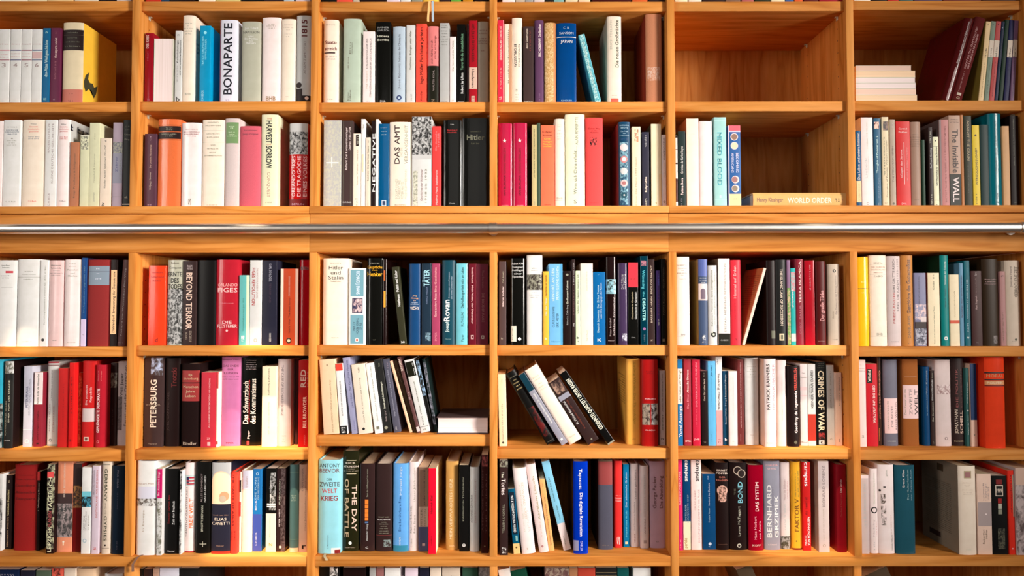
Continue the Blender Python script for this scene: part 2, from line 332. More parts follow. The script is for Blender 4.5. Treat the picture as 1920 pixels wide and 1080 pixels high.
DATA = r"""
@1 0 0 0
-25 82 283;P;eee;white volume numbered 3 with pink rules|h .2 .8 .1 c99 ~8|b .277 .29 c78|h .34 .85 .1 daa ~8|h .38 .85 .1 daa ~9|b .41 .42 945|h .485 .35 .4 a99 3|h .97 .4 .05 ccb ~5
90 192 283;P;eee;white volume numbered 4 with navy rules|h .2 .8 .1 c99 ~8|b .277 .29 226|h .33 .85 .1 daa ~8|h .37 .85 .1 daa ~9|b .41 .42 226|h .485 .35 .4 a99 4|h .97 .4 .05 ccb ~5
196 296 283;P;eee;white volume numbered 5 with maroon rules|h .2 .8 .1 c99 ~8|b .277 .29 824|h .33 .85 .1 daa ~8|h .37 .85 .1 daa ~9|b .41 .42 824|h .485 .35 .4 a99 5|h .97 .4 .05 ccb ~5
299 396 283;P;eee;white volume numbered 6 with blue rules|h .2 .8 .1 c99 ~8|b .277 .29 247|b .31 .395 dbb|b .41 .42 247|h .485 .35 .4 a99 6|h .97 .4 .05 ccb ~5
400 472 272;P;069;teal paperback with pale slanted title|u .16 .65 .5 .42 bdd dtv-Atlas Weltgeschichte|u .04 .07 .5 .3 9cc 2|h .94 .5 .4 9cc ~2
478 574 270;P;624;plum paperback with faint pink title|u .13 .4 .5 .28 dbb the aspern soviet|u .44 .68 .5 .2 a67 ~14|u .04 .08 .5 .2 a67 ~3|h .95 .3 .15 a89 ~2
590 786 216;DS;edb|fc4;thick yellow-jacketed hardback with black title label|b .09 .345 211|h .125 .6 .06 776 ~9|b .155 .158 765|h .19 .5 .06 665 ~7|h .24 .7 .06 665 ~10|h .295 .75 .07 776 ~8|b .83 1 c76|h .88 .25 .06 422 ~3|h .97 .3 .1 422 ~3
@1 1 260 0
52 133 318;PG;912;dark red paperback|u .03 .22 .3 .3 edd DER KRIEG|u .25 .4 .35 .2 b56 ~7|h .95 .4 .3 b67 ~2
142 325 372;R;fee;white book shelved with page edges outward
345 410 295;P;ddd;light grey paperback with black lowercase b|u .14 .45 .35 .22 333 Kolonialkriege|u .48 .72 .35 .2 999 ~14|u .14 .62 .75 .22 333 und europäische Expansion|h .95 .45 .75 222 b|h .06 .4 .3 333 ~2
413 530 148;D;fed;tallest cream hardback left of the bright blue book|h .09 .6 .1 998 ~6|h .12 .15 .1 998 ~2|h .15 .8 .1 998 ~8|h .18 .7 .1 998 ~8|h .21 .5 .1 998 ~5|h .9 .45 .2 998 BHB
582 686 248;P;09c;bright blue book|u .14 .52 .3 .18 9ef TRAT DIE EUROPÄISCHEN|u .18 .44 .55 .18 9ef REVOLUTIONEN|h .09 .3 .3 9ef @|u .84 .98 .3 .2 bef C.H.BECK
772 942 192;DG;eef;white hardback with giant upward black title|b 0 1 b78 0 .07|u .04 .9 .47 .5 112 BONAPARTE|h .97 .25 .12 bac ~2
985 1168 208;D;bba;silver grey hardback with white lines of title|h .08 .7 .12 eee Jean Tulard|h .13 .85 .13 222 NAPOLEON|h .18 .3 .08 eee oder|h .21 .68 .11 eee Der Mythos|h .24 .2 .09 eee des|h .265 .5 .11 eee Retters
1183 1362 168;D;fee;broad ivory hardback with small crowned logo|h .08 .35 .07 a98 ~6|h .1 .5 .06 a98 ~8|h .125 .4 .07 a98 ~6|h .95 .5 .24 a86 BHB
1368 1504 183;D;fed;ivory hardback with ragged jacket top|h .07 .6 .08 ba9 ~8|h .1 .7 .08 ba9 ~8|h .13 .3 .06 ba9 ~3|h .18 .5 .06 ba9 ~6|h .21 .3 .05 ba9 ~2|h .93 .3 .07 ba9 ~2
1515 1654 150;D;ccc;pale lilac hardback titled 1815|u .05 .24 .55 .4 622 1815|u .3 .67 .6 .17 877 ADAM ZAMOYSKI|c .8 .2 .2 211|b .84 1 211 0 .45|b .92 1 211 .4 1|c .95 .75 .13 ecb
@1 2 590 0
80 222 190;D;fed;ivory hardback with dark red two-line title|h .06 .65 .08 998 ~9|h .27 .8 .24 733 Staats-|h .345 .8 .24 733 streich|b .39 .405 433 .05 .8|h .44 .8 .11 b99 ~9|h .47 .65 .1 b99 ~8|h .95 .4 .08 aa9 ~5
270 442 180;D;bcb;tall greenish grey hardback|u .45 .6 .3 .08 887 ~8|u .28 .42 .4 .08 887 Ein|u .28 .42 .5 .08 776 Deutsches Geheimnis|u .87 .97 .3 .08 776 Bremen|u .84 .97 .42 .08 776 ~8
463 576 303;P;fee;cream paperback with two columns of tiny capitals|u .1 .92 .65 .16 544 STRAFGEFANGENENLAGER IM DEUTSCHEN REICH|u .1 .52 .35 .16 544 KONZENTRATIONSLAGER UND|u .55 .8 .35 .14 dcb ~12|h .97 .35 .08 544 ~2
584 730 210;DG;110;black hardback with white serif title and publisher initials|h .07 .75 .12 aaa RAINER|h .105 .75 .12 aaa KARLSCH|h .175 .75 .15 eed Hitlers|h .22 .75 .16 eed Bombe|h .975 .35 .13 eee DVA
752 875 255;D;bcd;pale blue hardback with round navy emblem|u .48 .82 .5 .2 667 Doron Rabinovici|u .1 .46 .5 .2 445 Instanzen der Ohnmacht|c .93 .5 .2 347|c .93 .5 .1 bcd
882 968 243;P;ddd;off white paperback right of the pale blue book|u .07 .57 .45 .22 776 Deichmann  Biologen unter Hitler|u .88 .97 .55 .15 887 ~6
976 1078 228;P;f54;coral red paperback with bold black title|u .05 .48 .5 .3 211 Furchtbare Juristen|u .5 .76 .5 .3 211 Ingo Müller|u .84 .97 .5 .2 311 Kindler
1083 1196 253;DG;e88;book pink above and black below|b .515 1 110|u .18 .49 .4 .18 311 sich fühle mich|u .12 .42 .68 .18 311 nicht schuldig«|u .57 .84 .55 .15 a99 WALTER KOHL|h .97 .3 .25 876 Z
1205 1296 222;P;bbb;grey paperback with stacked small caps at its head|h .03 .7 .1 554 ~6|h .055 .7 .12 333 ~8|h .1 .8 .1 554 ~7|h .13 .6 .1 554 ~5|h .17 .7 .1 554 ~8|h .2 .8 .1 554 ~8|h .235 .6 .1 554 ~6|h .27 .6 .1 776 ~6|h .985 .7 .1 776 ~7
1302 1363 355;P;fee;slim short cream paperback|u .06 .52 .5 .25 998 Das Ionn und die Politik|h .96 .4 .2 998 ~2
1372 1452 235;PG;110;black paperback with green and white title|u .12 .58 .6 .3 7a8 Terror für die Unsterblichkeit|u .62 .88 .6 .3 eee Robert Jay Lifton|h .98 .7 .12 ccc Hanser
1464 1483 232;P;211;very slim black volume
1487 1567 198;P;a12;crimson paperback with cream name label|d .04 .5 .5 .35 511 HITLER IM ERSTEN KRIEG|b .57 .83 dba|d .59 .81 .5 .35 311 Haedeman|b .915 .985 ca9 .3 .7|u .92 .98 .5 .3 a12 ~3
1568 1678 207;D;a98;dusty mauve hardback against the upright|h .11 .7 .12 611 NICOLE|h .145 .7 .12 611 KRAUS|h .21 .7 .11 611 ARTE IM|h .24 .8 .11 611 NATIONAL|h .27 .8 .11 611 SOZIALISM.|h .36 .4 .1 611 ~4
@1 3 920 0
66 130 195;P;d35;rose red paperback with white rule|u .07 .48 .5 .35 fdd ERINNERUNG AN CHRUSCHT|u .56 .83 .5 .25 fbb ~14|b 0 1 fcc .86 .92|h .94 .5 .5 fdd ~2
132 205 232;P;fed;cream and tan slim paperback|b 0 1 c97 .62 1|u .05 .75 .55 .15 765 ~26
205 304 172;D;fed;ivory hardback with bold black downward capitals|d .31 .58 .35 .25 211 BY CARL GUSTAV|d .31 .58 .72 .2 443 REMINISCENCES|h .85 .25 .25 998 ~2|h .9 .4 .1 998 ~4|h .93 .4 .1 998 ~3|h .96 .3 .1 998 ~3
315 414 255;P;433;dark brown paperback|u .03 .29 .35 .2 fed Anne Gullestrupsen|u .04 .32 .65 .16 944 ~14|h .98 .85 .12 ddc ~8
425 512 195;DG;646;purple hardback with white name|u .22 .44 .55 .28 edd ERIC HOBSBAWM|u .05 .2 .55 .28 edd Die Banditen|u .88 .97 .5 .2 868 ~4
520 630 218;D;c95;gilt patterned hardback|n 0 1 c95 ec9 0 .8 .008|b 0 1 b74 .8 1
638 828 222;DG;048;royal blue hardback titled JAPAN|h .06 .3 .13 bcd C. B.|h .125 .72 .13 cde SANSOM|b .173 .18 eee|h .23 .6 .16 eee JAPAN|h .97 .55 .08 adf KINDLER
1008 1066 325 L846;P;5bc;slim turquoise paperback leaning left|n 0 1 4ab cee .1 .75 .008|u .1 .9 .45 .2 ddc ~30|b 0 1 7cd .85 1
1127 1264 157;D;fed|ba9;white hardback with red foot|u .05 .38 .27 .14 bba ERICH FOLLATH|u .04 .59 .68 .24 443 Die neuen Großmächte|h .915 .35 .07 a99 DVA|b .945 1 d65 .25 .78|b .94 .95 fdc .25 .78
1500 1655 122;H;c86|832;large terracotta cloth volume|n .6 .75 c86 dba .1 .9 .01
@1 5 1590 0
F 62 592 632 682;R;ecb;topmost paperback of the flat stack
F 62 632 682 746;R;fdb;second peach-edged paperback from the stack top
F 62 630 746 798;R;fee;upper white-edged paperback of the flat stack
F 62 636 798 850;R;fee;lower white-edged paperback of the flat stack
F 62 640 850 911;R;fdc;second paperback from the stack bottom
F 62 650 911 968;R;fdb;bottom paperback of the flat stack
925 1015 165 L1155;HG;511;dark maroon hardback leaning right with white text|u .04 .55 .45 .16 edd Gebrauchte Gegenwarten und Zeitgeschichte|b .6 1 a88 .4 .6
1035 1135 155 L1270;H;622;red-brown hardback leaning right with pale capitals|d .12 .62 .35 .17 daa DEUTSCHLAND UND DIE JUDEN|d .2 .62 .62 .17 daa BRIEFE DES JACKETE DER|b .91 .94 cba .3 .7|h .97 .3 .25 dca G|d .66 .9 .4 .12 b88 ~18
1302 1352 205 L1378;P;fda|873;cream slim volume leaning right|h .04 .3 .2 333 ~1|u .32 .45 .5 .3 433 ~6|u .5 .95 .5 .15 a85 ~24
1356 1404 203 L1428;P;898;sage grey slim volume|b .24 .45 edc|h .04 .3 .2 333 ~1|u .32 .45 .5 .3 554 ~6|u .5 .95 .5 .15 565 ~24
1408 1460 203 L1478;P;c55;salmon red slim volume|b .24 .45 edc|h .04 .3 .2 333 ~1|u .32 .45 .5 .3 554 ~6|u .5 .95 .5 .15 833 ~24
1466 1500 205 L1535;P;124;navy slim volume with pale dot|c .08 .4 .2 89a|u .15 .6 .5 .15 456 ~24
1503 1545 190 L1568;P;132;dark green slim volume
1548 1598 192 L1606;P;225;indigo slim volume with cream label|b .25 .46 edc|u .33 .45 .5 .3 554 ~6|u .5 .95 .5 .15 447 ~24
1602 1643 196 L1646;P;868;mauve slim volume|b .24 .45 edc|h .04 .3 .2 333 ~1|u .32 .45 .5 .3 554 ~6|u .5 .95 .5 .15 446 ~24
@2 0 0 195
-95 14 163;P;fee;white paperback cut by the left edge|h .14 .5 .08 c66 ~5
19 184 155;P;eee;white paperback with blue three-line title|h .08 .6 .06 999 ~8|h .115 .7 .08 357 DEUTSCHE|h .137 .8 .08 357 GESCHICHTE|h .16 .55 .07 357 1866–1918|h .21 .1 .05 776 I|h .235 .6 .05 998 ~10|h .26 .35 .05 998 ~6|h .285 .6 .05 998 ~10|h .93 .6 .07 887 C. H. Beck
198 420 150;D;fed;broadest ivory hardback with orange title|h .05 .28 .05 433 Wehler|h .08 .36 .06 e64 Deutsche|h .108 .5 .06 e64 Gesellschafts-|h .135 .4 .06 e64 geschichte|h .195 .48 .06 778 Vierter Band|h .217 .45 .06 778 1914–1949|h .925 .35 .06 e53 C.H.Beck
425 533 152;P;eee;white book with two upward lines of spaced capitals|u .04 .38 .3 .15 a99 HAGEN SCHULZE|u .04 .72 .65 .17 988 KLEINE DEUTSCHE GESCHICHTE|u .83 .98 .4 .16 a99 C.H.BECK
537 660 148;DS;fee|ccc;white hardback with red title and lettered jacket side|h .055 .42 .1 222 Wehler|h .085 .6 .1 c33 Deutsche|h .11 .75 .1 c33 Gesellschafts-|h .135 .6 .1 c33 geschichte|h .2 .6 .1 c33 Erster Band|h .22 .6 .1 c33 1700–1815|h .925 .5 .1 333 C.H.Beck
668 752 368;P;b75;short tan paperback|u .17 .85 .5 .2 654 Fragt Preußens & Religionen
763 850 300;P;ddb;pale paperback with small sketch at top|n .01 .2 ddb 665 .1 .9 .01|b 0 .012 eed
850 952 183;P;ddb;pale green-cream taller paperback|u .12 .2 .5 .12 aa8 ~5|u .36 .7 .5 .14 997 Fraenkel & Hannover|u .82 .93 .5 .16 887 Luchterhand
957 1064 330;P;edc;short cream paperback with black publisher initials|h .04 .2 .18 222 ~2|u .1 .72 .45 .16 443 Klassiker: Aus den Tagebüchern 1915–1947|u .93 .99 .3 .3 222 dtv
1078 1174 180;P;a9a;lilac grey paperback with dark picture band|n .23 .36 556 998 0 1 .01|b .36 .71 889|u .4 .58 .4 .2 447 Zehrer|u .44 .68 .75 .12 776 ~12|b .87 .873 776
1177 1254 155;P;110;black book against the upright|h .07 .6 .12 776 ~5|h .11 .6 .12 665 ~4|h .165 .7 .18 998 Die|h .22 .7 .18 998 Geg.|h .88 .4 .25 ccb ~2|b .955 .965 fed
@2 1 260 195
48 163 288;P;534;slim dark purple paperback|u .03 .09 .5 .18 cab ~3|u .15 .46 .5 .14 ca9 Der geteilte Historismus|u .52 .76 .5 .14 cba Wolfgang J. Mommsen|h .96 .35 .25 b9a ~2
173 392 145;HG;e74;orange cloth hardback with black title panel|b .065 .07 211|b .08 .14 211|h .1 .3 .05 887 ~6|h .118 .3 .05 887 ~6|b .147 .225 211|h .17 .65 .06 998 ~12|h .192 .35 .06 998 ~7|b .234 .239 211
403 593 180;DG;fee;white hardback with maroon capitals and long S mark|h .08 .65 .07 b99 ERNST NOLTE|h .11 .8 .07 823 BOLSCHEWISMUS|h .135 .75 .07 823 BÜRGERKRIEG|h .16 .45 .06 a66 1917–1945|u .89 .97 .45 .14 776 S
602 815 152;D;fed;ivory hardback with grey centred capitals and rules|h .03 .5 .06 998 MANFRED|h .065 .7 .06 998 HILDERMEIER|b .12 .122 bba|h .16 .6 .06 aa9 GESCHICHTE|h .2 .55 .06 998 RUSSLANDS|b .255 .257 bba|h .29 .2 .06 998 VOM|h .33 .5 .06 998 MITTELALTER|h .37 .3 .06 998 BIS ZUR|h .41 .8 .06 998 OKTOBERREVOLUTION|h .97 .5 .06 ba9 C.H.BECK
820 962 138;H;dcc;linen hardback with green title patch|b .045 .28 796 .08 .93|h .09 .45 .08 dec ~6|h .11 .25 .08 dec ~3|h .155 .5 .08 dec ~7|h .18 .4 .08 dec ~6|h .2 .65 .08 dec ~10
968 1168 213;H;d67;rose pink cloth hardback|h .05 .65 .08 745 Sandmann|h .095 .75 .09 745 Junge Vergeve
1173 1332 100;D;eec;tall cream hardback titled HARVEST|h .045 .3 .1 c54 THE|d .07 .31 .5 .36 222 HARVEST|h .325 .3 .08 c54 OF|d .34 .58 .5 .36 222 SORROW|d .62 .89 .5 .2 b87 CONQUEST|h .945 .4 .07 554 ~6
1445 1624 185;DG;b11;hardback with grey crowd photograph above red|n .0 .37 bbb 222 0 1 .016|b 0 .1 ccc|u .39 .87 .24 .2 fdd ORLANDO FIGES|u .39 .87 .55 .2 fcc DIE TRAGÖDIE|u .39 .87 .86 .2 fcc EINES VOLKES|b .9 1 711|h .96 .65 .1 cab BERLIN
@2 2 590 195
82 253 157;P;bbb;broad mottled grey book with white cross|n 0 1 bbb ccb 0 1 .012|b .42 .54 eee .44 .5|b .48 .495 eee .15 .85
259 364 160;P;433;dark grey striped paperback with white title|b 0 1 776 .12 .14|b 0 1 776 .8 .82|b 0 1 665 .9 .91|u .08 .57 .4 .2 fee Richard: Der Konzentrationslager|u .08 .34 .72 .2 fee Dachau 1933–1934|h .94 .8 .14 eee C.H.Beck
368 442 285;P;fed;cream paperback with black tab at its head|b .015 .17 211 .35 .72|u .03 .15 .55 .2 ccb ~6|u .22 .7 .55 .2 a98 Arthur Walther  Heinrich|h .88 .5 .2 554 ~2|u .9 .99 .5 .25 998 ~5
444 484 145;P;eee;very slim tall cream booklet|u .05 .12 .5 .3 998 ~5|b .4 .6 edb .2 .6
489 536 322;P;edc;slim short cream paperback with upward title|u .03 .08 .5 .3 998 ~3|u .12 .62 .5 .3 776 Reichstr. Die Berliner Szene|u .9 .98 .5 .25 ba9 ~5
545 583 162;P;211;slim black booklet with bold white letters|u .15 .82 .6 .7 eee NEGATIVE
585 612 145;P;eee;very slim white booklet left of the blue book
616 715 190;PG;058;blue paperback with white square mark|h .05 .65 .04 cde ~8|h .09 .6 .1 bde ~7|h .13 .5 .1 bdd ~6|b .915 .985 cde .3 .75|b .925 .975 346 .38 .66
718 932 173;D;fed;thick ivory hardback titled DAS AMT|u .04 .49 .34 .24 433 DAS AMT|u .3 .41 .54 .1 aa9 UND DIE|u .04 .49 .75 .15 887 VERGANGENHEIT|u .67 .9 .33 .11 aa9 ECKART CONZE|u .68 .9 .46 .11 aa9 NORBERT FREI|u .7 .9 .59 .11 aa9 PETER HAYES|u .56 .9 .74 .1 cba MOSHE ZIMMERMANN|h .97 .48 .07 776 BLESSING
936 1124 122;P;ddd;tall book with black and white crowd photograph|n 0 .42 222 ccc 0 1 .014|b .42 .47 ccc|n .6 .98 ddc 998 .05 .3 .01|u .58 .93 .5 .13 977 Geschichte der Weimarer|u .58 .95 .72 .1 998 1918 bis 1933
1132 1218 215;P;e44;coral paperback between photograph book and black book|u .06 .3 .42 .2 f99 Die deutsche|u .08 .26 .68 .2 f99 ~8|u .54 .97 .5 .22 fcc Manfred Franz Stabsbericht
1238 1412 155;DG;110;glossy black hardback with small red title|h .05 .2 .07 ccc Celle|h .115 .55 .09 c33 Reinhard|h .14 .5 .09 c33 Heydrich|h .955 .3 .07 bbb Orania
1425 1680 135;DG;110;very thick black hardback with one silver word|h .15 .4 .05 554 ~9|h .215 .66 .22 776 Hitler|h .285 .35 .06 554 ~7
@2 3 920 195
74 208 185;DG;b14;first crimson hardback with small white star|s .21 .45 .16 fee|u .3 .6 .45 .17 722 CHINAS REBELLEN|u .62 .86 .45 .17 411 IAN BURUMA|h .98 .5 .06 fbb HANSER
216 352 182;DG;b14;second crimson hardback with white star|s .21 .48 .16 fee|u .3 .6 .48 .17 722 CHINAS REBELLEN|u .62 .86 .48 .17 411 IAN BURUMA|h .98 .5 .06 fbb HANSER
398 446 200;P;cb8;slim tan book|u .05 .65 .5 .25 775 JONATHAN SPENCE VERRATENES|u .9 .97 .5 .25 998 ~4
448 480 183;P;454;slim grey-green book right of the tan one
484 614 205;P;f75;orange paperback with yellow title lines|h .08 .72 .13 421 Edgar|h .12 .72 .13 421 Snow|h .165 .45 .11 fd4 Die|h .2 .65 .11 fd4 lange|h .23 .65 .11 fd4 Revol.|h .255 .7 .11 fd4 treiber|h .965 .45 .12 411 rororo
619 715 142;D;fed;slim ivory hardback with pale head text|h .07 .5 .1 a98 ~6|h .09 .45 .09 a98 ~5|h .13 .3 .08 ba9 ~3|h .17 .4 .08 ba9 ~5|h .2 .45 .08 ba9 ~5|h .23 .4 .08 ba9 ~5|h .9 .6 .2 a98 BHB|b .925 .928 ba9
722 910 97;D;ffd;tall cream hardback with long black upward sentence|u .03 .33 .58 .14 554 ALAIN PEYREFITTE|u .35 .86 .5 .17 222 Wenn sich China erhebt…|h .94 .15 .2 776 S
918 1086 133;H;f55;coral red cloth hardback with small ink drawing|h .06 .5 .04 d44 ~9|h .12 .7 .1 711 Chinas Weg|h .145 .3 .07 711 in die|h .165 .5 .08 711 Moderne|n .22 .31 f55 311 .25 .65 .012|h .95 .5 .04 c33 ~8
1238 1350 172;D;146|744;navy hardback with column of round ornaments|h .04 .8 .12 acd BARBARA|h .07 .6 .12 acd BEUYS|h .11 .6 .12 acd Der Preis|h .135 .25 .1 acd der|h .16 .8 .12 acd Leidenschaft|h .2 .6 .1 458 ~6|n .24 .97 146 8bc .1 .8 .012|c .3 .45 .32 fdd|c .44 .45 .3 d88|c .44 .45 .17 fee|c .58 .45 .3 ddd|c .72 .45 .3 fcc|c .72 .45 .17 b77|c .86 .45 .26 256|c .86 .45 .08 ddd
1366 1450 220;P;fec;cream paperback with small red stamp|n .03 .18 fec b75 .3 .75 .012|b .12 .19 e97 .55 .75|u .38 .98 .45 .15 a98 China: Die Macht 1949 neuen
1463 1532 270;P;334;slate grey slim paperback|u .03 .2 .5 .25 ccc ~8|u .6 .8 .5 .3 fed Ruby Gibbs|u .88 .98 .5 .3 ccb ~4
1550 1650 192;P;fec|332;plain cream taller paperback|b .6 1 fda .75 1|h .95 .25 .25 aa6 ~1
1655 1702 297;P;edd;slimmest cream paperback at the bay's right end|u .04 .35 .5 .35 433 CHINESE SOUVENIR|u .38 .6 .5 .2 dba ~7|c .93 .5 .25 554|c .93 .5 .15 edd
@2 4 1255 195
62 84 305;P;eee;very slim black and white booklet|b 0 .03 211|b .19 .2 211|b .38 .4 211|b .6 .93 422
88 160 263;P;233;dark slate paperback with white upward title|u .2 .56 .5 .3 ddd Crónicas de Carlos Reyes|u .62 .84 .5 .3 fee Fatima Bors|u .88 .98 .4 .2 889 ~5
170 288 140;P;fed|a76;tall plain ivory paperback|h .075 .3 .05 dcc ~4|h .175 .45 .06 dcc ~5
290 422 165;D;fee;plain ivory book with rounded head|h .035 .2 .04 ddc ~3
438 556 128;P;add;pale aqua tall book with outlined capitals|b .035 .04 cee|d .17 .76 .45 .38 5bc MIXED BLOOD|d .175 .755 .45 .22 add MIXED BLOOD|b .87 .9 cee .4 .55|b .915 .918 cee
572 694 207;P;36a;blue book with four round portraits and peach ends|b 0 .065 e67|b .065 .08 fde|b .84 1 fda|b 0 1 fde 0 .08|d .34 .58 .72 .2 eef BECOMING|d .34 .58 .35 .2 eef AMERICANS|c .14 .5 .3 edd|c .14 .5 .24 976|c .25 .5 .3 edd|c .25 .5 .25 edb|c .665 .55 .3 edd|c .665 .5 .23 a77|c .775 .55 .3 edd|c .775 .5 .22 987|h .9 .3 .06 876 ~4
F 800 1735 840 972;D;eb7;tan book lying flat titled WORLD ORDER|H .04 .32 .5 .3 976 Henry Kissinger|H .37 .84 .45 .4 fed WORLD ORDER|H .88 .93 .5 .35 211 ~2|H .95 .97 .5 .2 b86 ~1
@2 5 1590 195
84 133 258;P;158;blue and cream striped slim paperback|u .03 .64 .5 .45 ddd Das Leben und andere Irrtümer|b .66 .94 fda|u .7 .92 .5 .2 b97 ~12
136 250 130;P;fee;tall white book with very pale title|u .05 .35 .5 .12 ddc ~18|u .45 .68 .4 .2 ccc Liebeck|u .43 .65 .6 .08 ddd ~14|c .965 .5 .1 776|c .965 .5 .07 fee
265 325 138;P;368;blue slim book with small portrait on top|n .04 .12 ecb 722 0 .8 .02|u .2 .62 .4 .3 cee Thoughts of Ponder vol. 2|u .67 .9 .55 .2 8ac ~14|u .95 .98 .5 .2 bcd ~2
338 404 125;P;edb;cream slim book with tiny dark picture|n .05 .15 322 865 .2 .9 .02|u .22 .65 .3 .16 776 ~24|u .26 .9 .65 .16 765 Thoughts of Ponder William Cooper|h .96 .5 .15 876 ~3
414 468 148;P;ba9;greige slim book with upward capitals|u .04 .1 .5 .25 dcc ~4|u .31 .72 .5 .25 766 THE MOUNTAIN SEVEN|c .965 .5 .2 665
474 610 168;P;d33;bright red book with white name and long rule|h .085 .6 .13 fdd Gertrud|h .125 .6 .13 fdd Pickhan|b .245 .74 fcc .54 .58|u .33 .66 .35 .14 fdd »Gegen den Strom«|u .3 .7 .75 .08 faa ~30|h .965 .35 .13 fdd DVA
614 720 172;D;a87;taupe hardback with dense rows of tiny text|h .15 .6 .07 765 ~8|h .18 .85 .08 765 ~13|h .21 .85 .08 765 ~13|h .235 .85 .08 765 ~12|h .26 .85 .08 765 ~12|h .285 .8 .08 765 ~12|h .92 .4 .08 665 ~6
722 752 345;P;243;slim dark green book
787 828 225;P;322;slim dark brown book with white letters|u .05 .2 .4 .35 ddc ~8|u .26 .52 .5 .35 ddd Du Frank Coming|u .84 .97 .5 .35 ccb ~5
831 884 318;P;ffd;short slim ivory paperback|b .045 .065 222 .4 .6|b .13 .135 444|u .14 .7 .6 .3 554 Schriftenreihe für deutsche Studien|b .905 .91 554|h .97 .3 .2 665 ~1
892 984 150;P;c88|655;pink slim book with grey edge|b 0 1 877 0 .22|u .07 .95 .6 .18 a66 ~44
985 1098 110;P;ca9;beige and black book titled The Invisible WALL|h .045 .7 .1 766 ~8|h .075 .75 .1 655 ~8|b .645 1 110|d .155 .63 .55 .5 322 The Invisible|d .68 .95 .55 .55 fee WALL
1100 1127 105;P;c85;very slim ochre book
1128 1208 115;P;332;charcoal slim book with yellowish capitals|u .0 .01 .5 .2 443 ~1|d .05 .49 .55 .3 ba8 AGAINST THE GRAIN|d .55 .85 .5 .15 776 ~18
1212 1282 205;P;fd4;yellow book with six-pointed star|s .125 .45 .22 543|u .28 .73 .5 .26 654 INTRODUCING JUDAISM|u .84 .97 .4 .2 554 ~6
1284 1368 200;P;133;plain dark green-black book
1370 1500 90;HG;078;tall teal glossy hardback|u .08 .65 .5 .17 056 Umwelt und Gesellschaft|u .85 .96 .6 .2 056 ~4
1503 1570 213;P;eb8;plain peach book
1578 1662 112;P;211;black book at the right end|u .04 .55 .4 .1 998 Jüdische Geschichte an hunderten Beispielen|h .955 .3 .1 998 ~3
@3 0 0 465
-60 138 118;D;eee;ivory hardback with red title at the left edge|h .06 .4 .06 333 Hans-Peter|h .085 .35 .06 333 Schwarz|b .125 .15 c34 .5 .85|h .18 .5 .05 666 ~9|h .205 .35 .05 766 ~6|b .315 .318 999 .3 .85
148 372 108;D;eee;broad ivory hardback with thin rule near its head|h .14 .35 .04 776 ~7|h .175 .6 .04 776 Theodor Fontane|b .203 .206 998|h .23 .45 .04 887 ~9|h .945 .4 .03 998 ~7
378 450 117;P;eee;slim ivory book with black dot|u .06 .24 .6 .16 998 ~10|u .26 .75 .6 .16 887 Die Hoffnung Deutschland in schwerer Zeit|c .925 .45 .2 333
455 590 118;DG;ecc;pale pink-white hardback with bold two-line black title|h .06 .7 .1 332 Helmut|h .09 .7 .1 332 Schmidt|b .122 .125 988 .3 .8|h .15 .9 .06 877 ~12|h .175 .7 .06 877 ~10|h .93 .35 .05 665 ~5
604 768 110;DG;fee;glossy ivory hardback with grey stacked words|h .05 .4 .06 998 ~6|h .08 .4 .06 998 ~6|h .12 .65 .1 998 Menschen|h .16 .25 .1 998 und|h .19 .55 .1 998 Mächte|h .955 .5 .04 998 ~8
774 824 95;P;048|224;slim book navy above and white below|b .695 1 dce|u .1 .62 .55 .25 58a Die Republik wird gegründet 1990|h .87 .2 .3 877 ~1
828 1048 112;H;933;thick brick red hardback with grey-blue title panel|b .075 .295 89a .04 .95|b .135 .139 556 .04 .95|h .105 .2 .05 eef ~3|h .16 .15 .04 dde ~3|h .22 .28 .05 eef ~4
1056 1120 112;P;211;slim black book with tan upward title panel|b .12 .86 fc9 .08 .95|u .14 .84 .5 .36 322 Dahrendorf  Erneuerung der Demokratie
1124 1195 112 L1182;D;644;greyish brown hardback leaning against the upright|u .1 .88 .5 .18 baa Richard von Weizsäcker Der Weg|h .96 .7 .1 988 ~6
@3 1 255 465
112 278 170;PG;f42;glossy scarlet paperback with lowercase d|h .085 .65 .11 822 Hannelore|h .14 .75 .11 822 Gillemand|h .19 .5 .11 822 Bilder|h .93 .15 .25 711 d
290 442 115;DG;bba;grey hardback with bold black title over battle photograph|n .34 .99 333 bbb 0 1 .014|h .035 .5 .12 322 Robert|h .09 .75 .14 333 Conquest|h .165 .85 .3 222 ERNTE|h .24 .5 .3 222 DES|h .31 .85 .3 222 TODES
446 575 125;P;322;black book titled BEYOND TERROR|h .06 .4 .16 cbb RALPH|h .09 .4 .16 cbb PETERS|d .14 .81 .48 .45 ecb BEYOND TERROR|d .83 .96 .6 .2 ba9 STACKPOLE|d .85 .93 .3 .15 a98 BOOKS
580 756 118;D;100;very thick plain black hardback
763 985 112;DG;b23;thick glossy crimson hardback with white serif title|h .295 .85 .14 fbb ORLANDO|h .355 .85 .2 fcc FIGES|h .51 .6 .04 e89 ~12|h .73 .4 .14 fdd DIE|h .775 .85 .14 fdd FLÜSTERER|c .83 .5 .05 fcc
990 1088 262;P;6bb;pale aqua paperback with cream edge|b 0 1 dec .7 1|u .33 .8 .42 .16 487 Wissenschaft aus dem Jahr 1920|n .86 .95 6bb fee .25 .55 .012
1092 1208 118;P;ddd;white book with red downward title|d .09 .53 .32 .27 a33 FIGES REVOLUTION|d .09 .45 .62 .14 a77 ORLANDO HUNDERT JAHRE|c .94 .5 .14 998|c .94 .5 .09 ddd
1212 1352 120;P;223;dark navy book with small white downward name|d .04 .25 .55 .16 bbc KARL SCHLÖGEL|d .27 .5 .55 .14 434 TERROR UND|d .86 .96 .58 .14 ccc HANSER
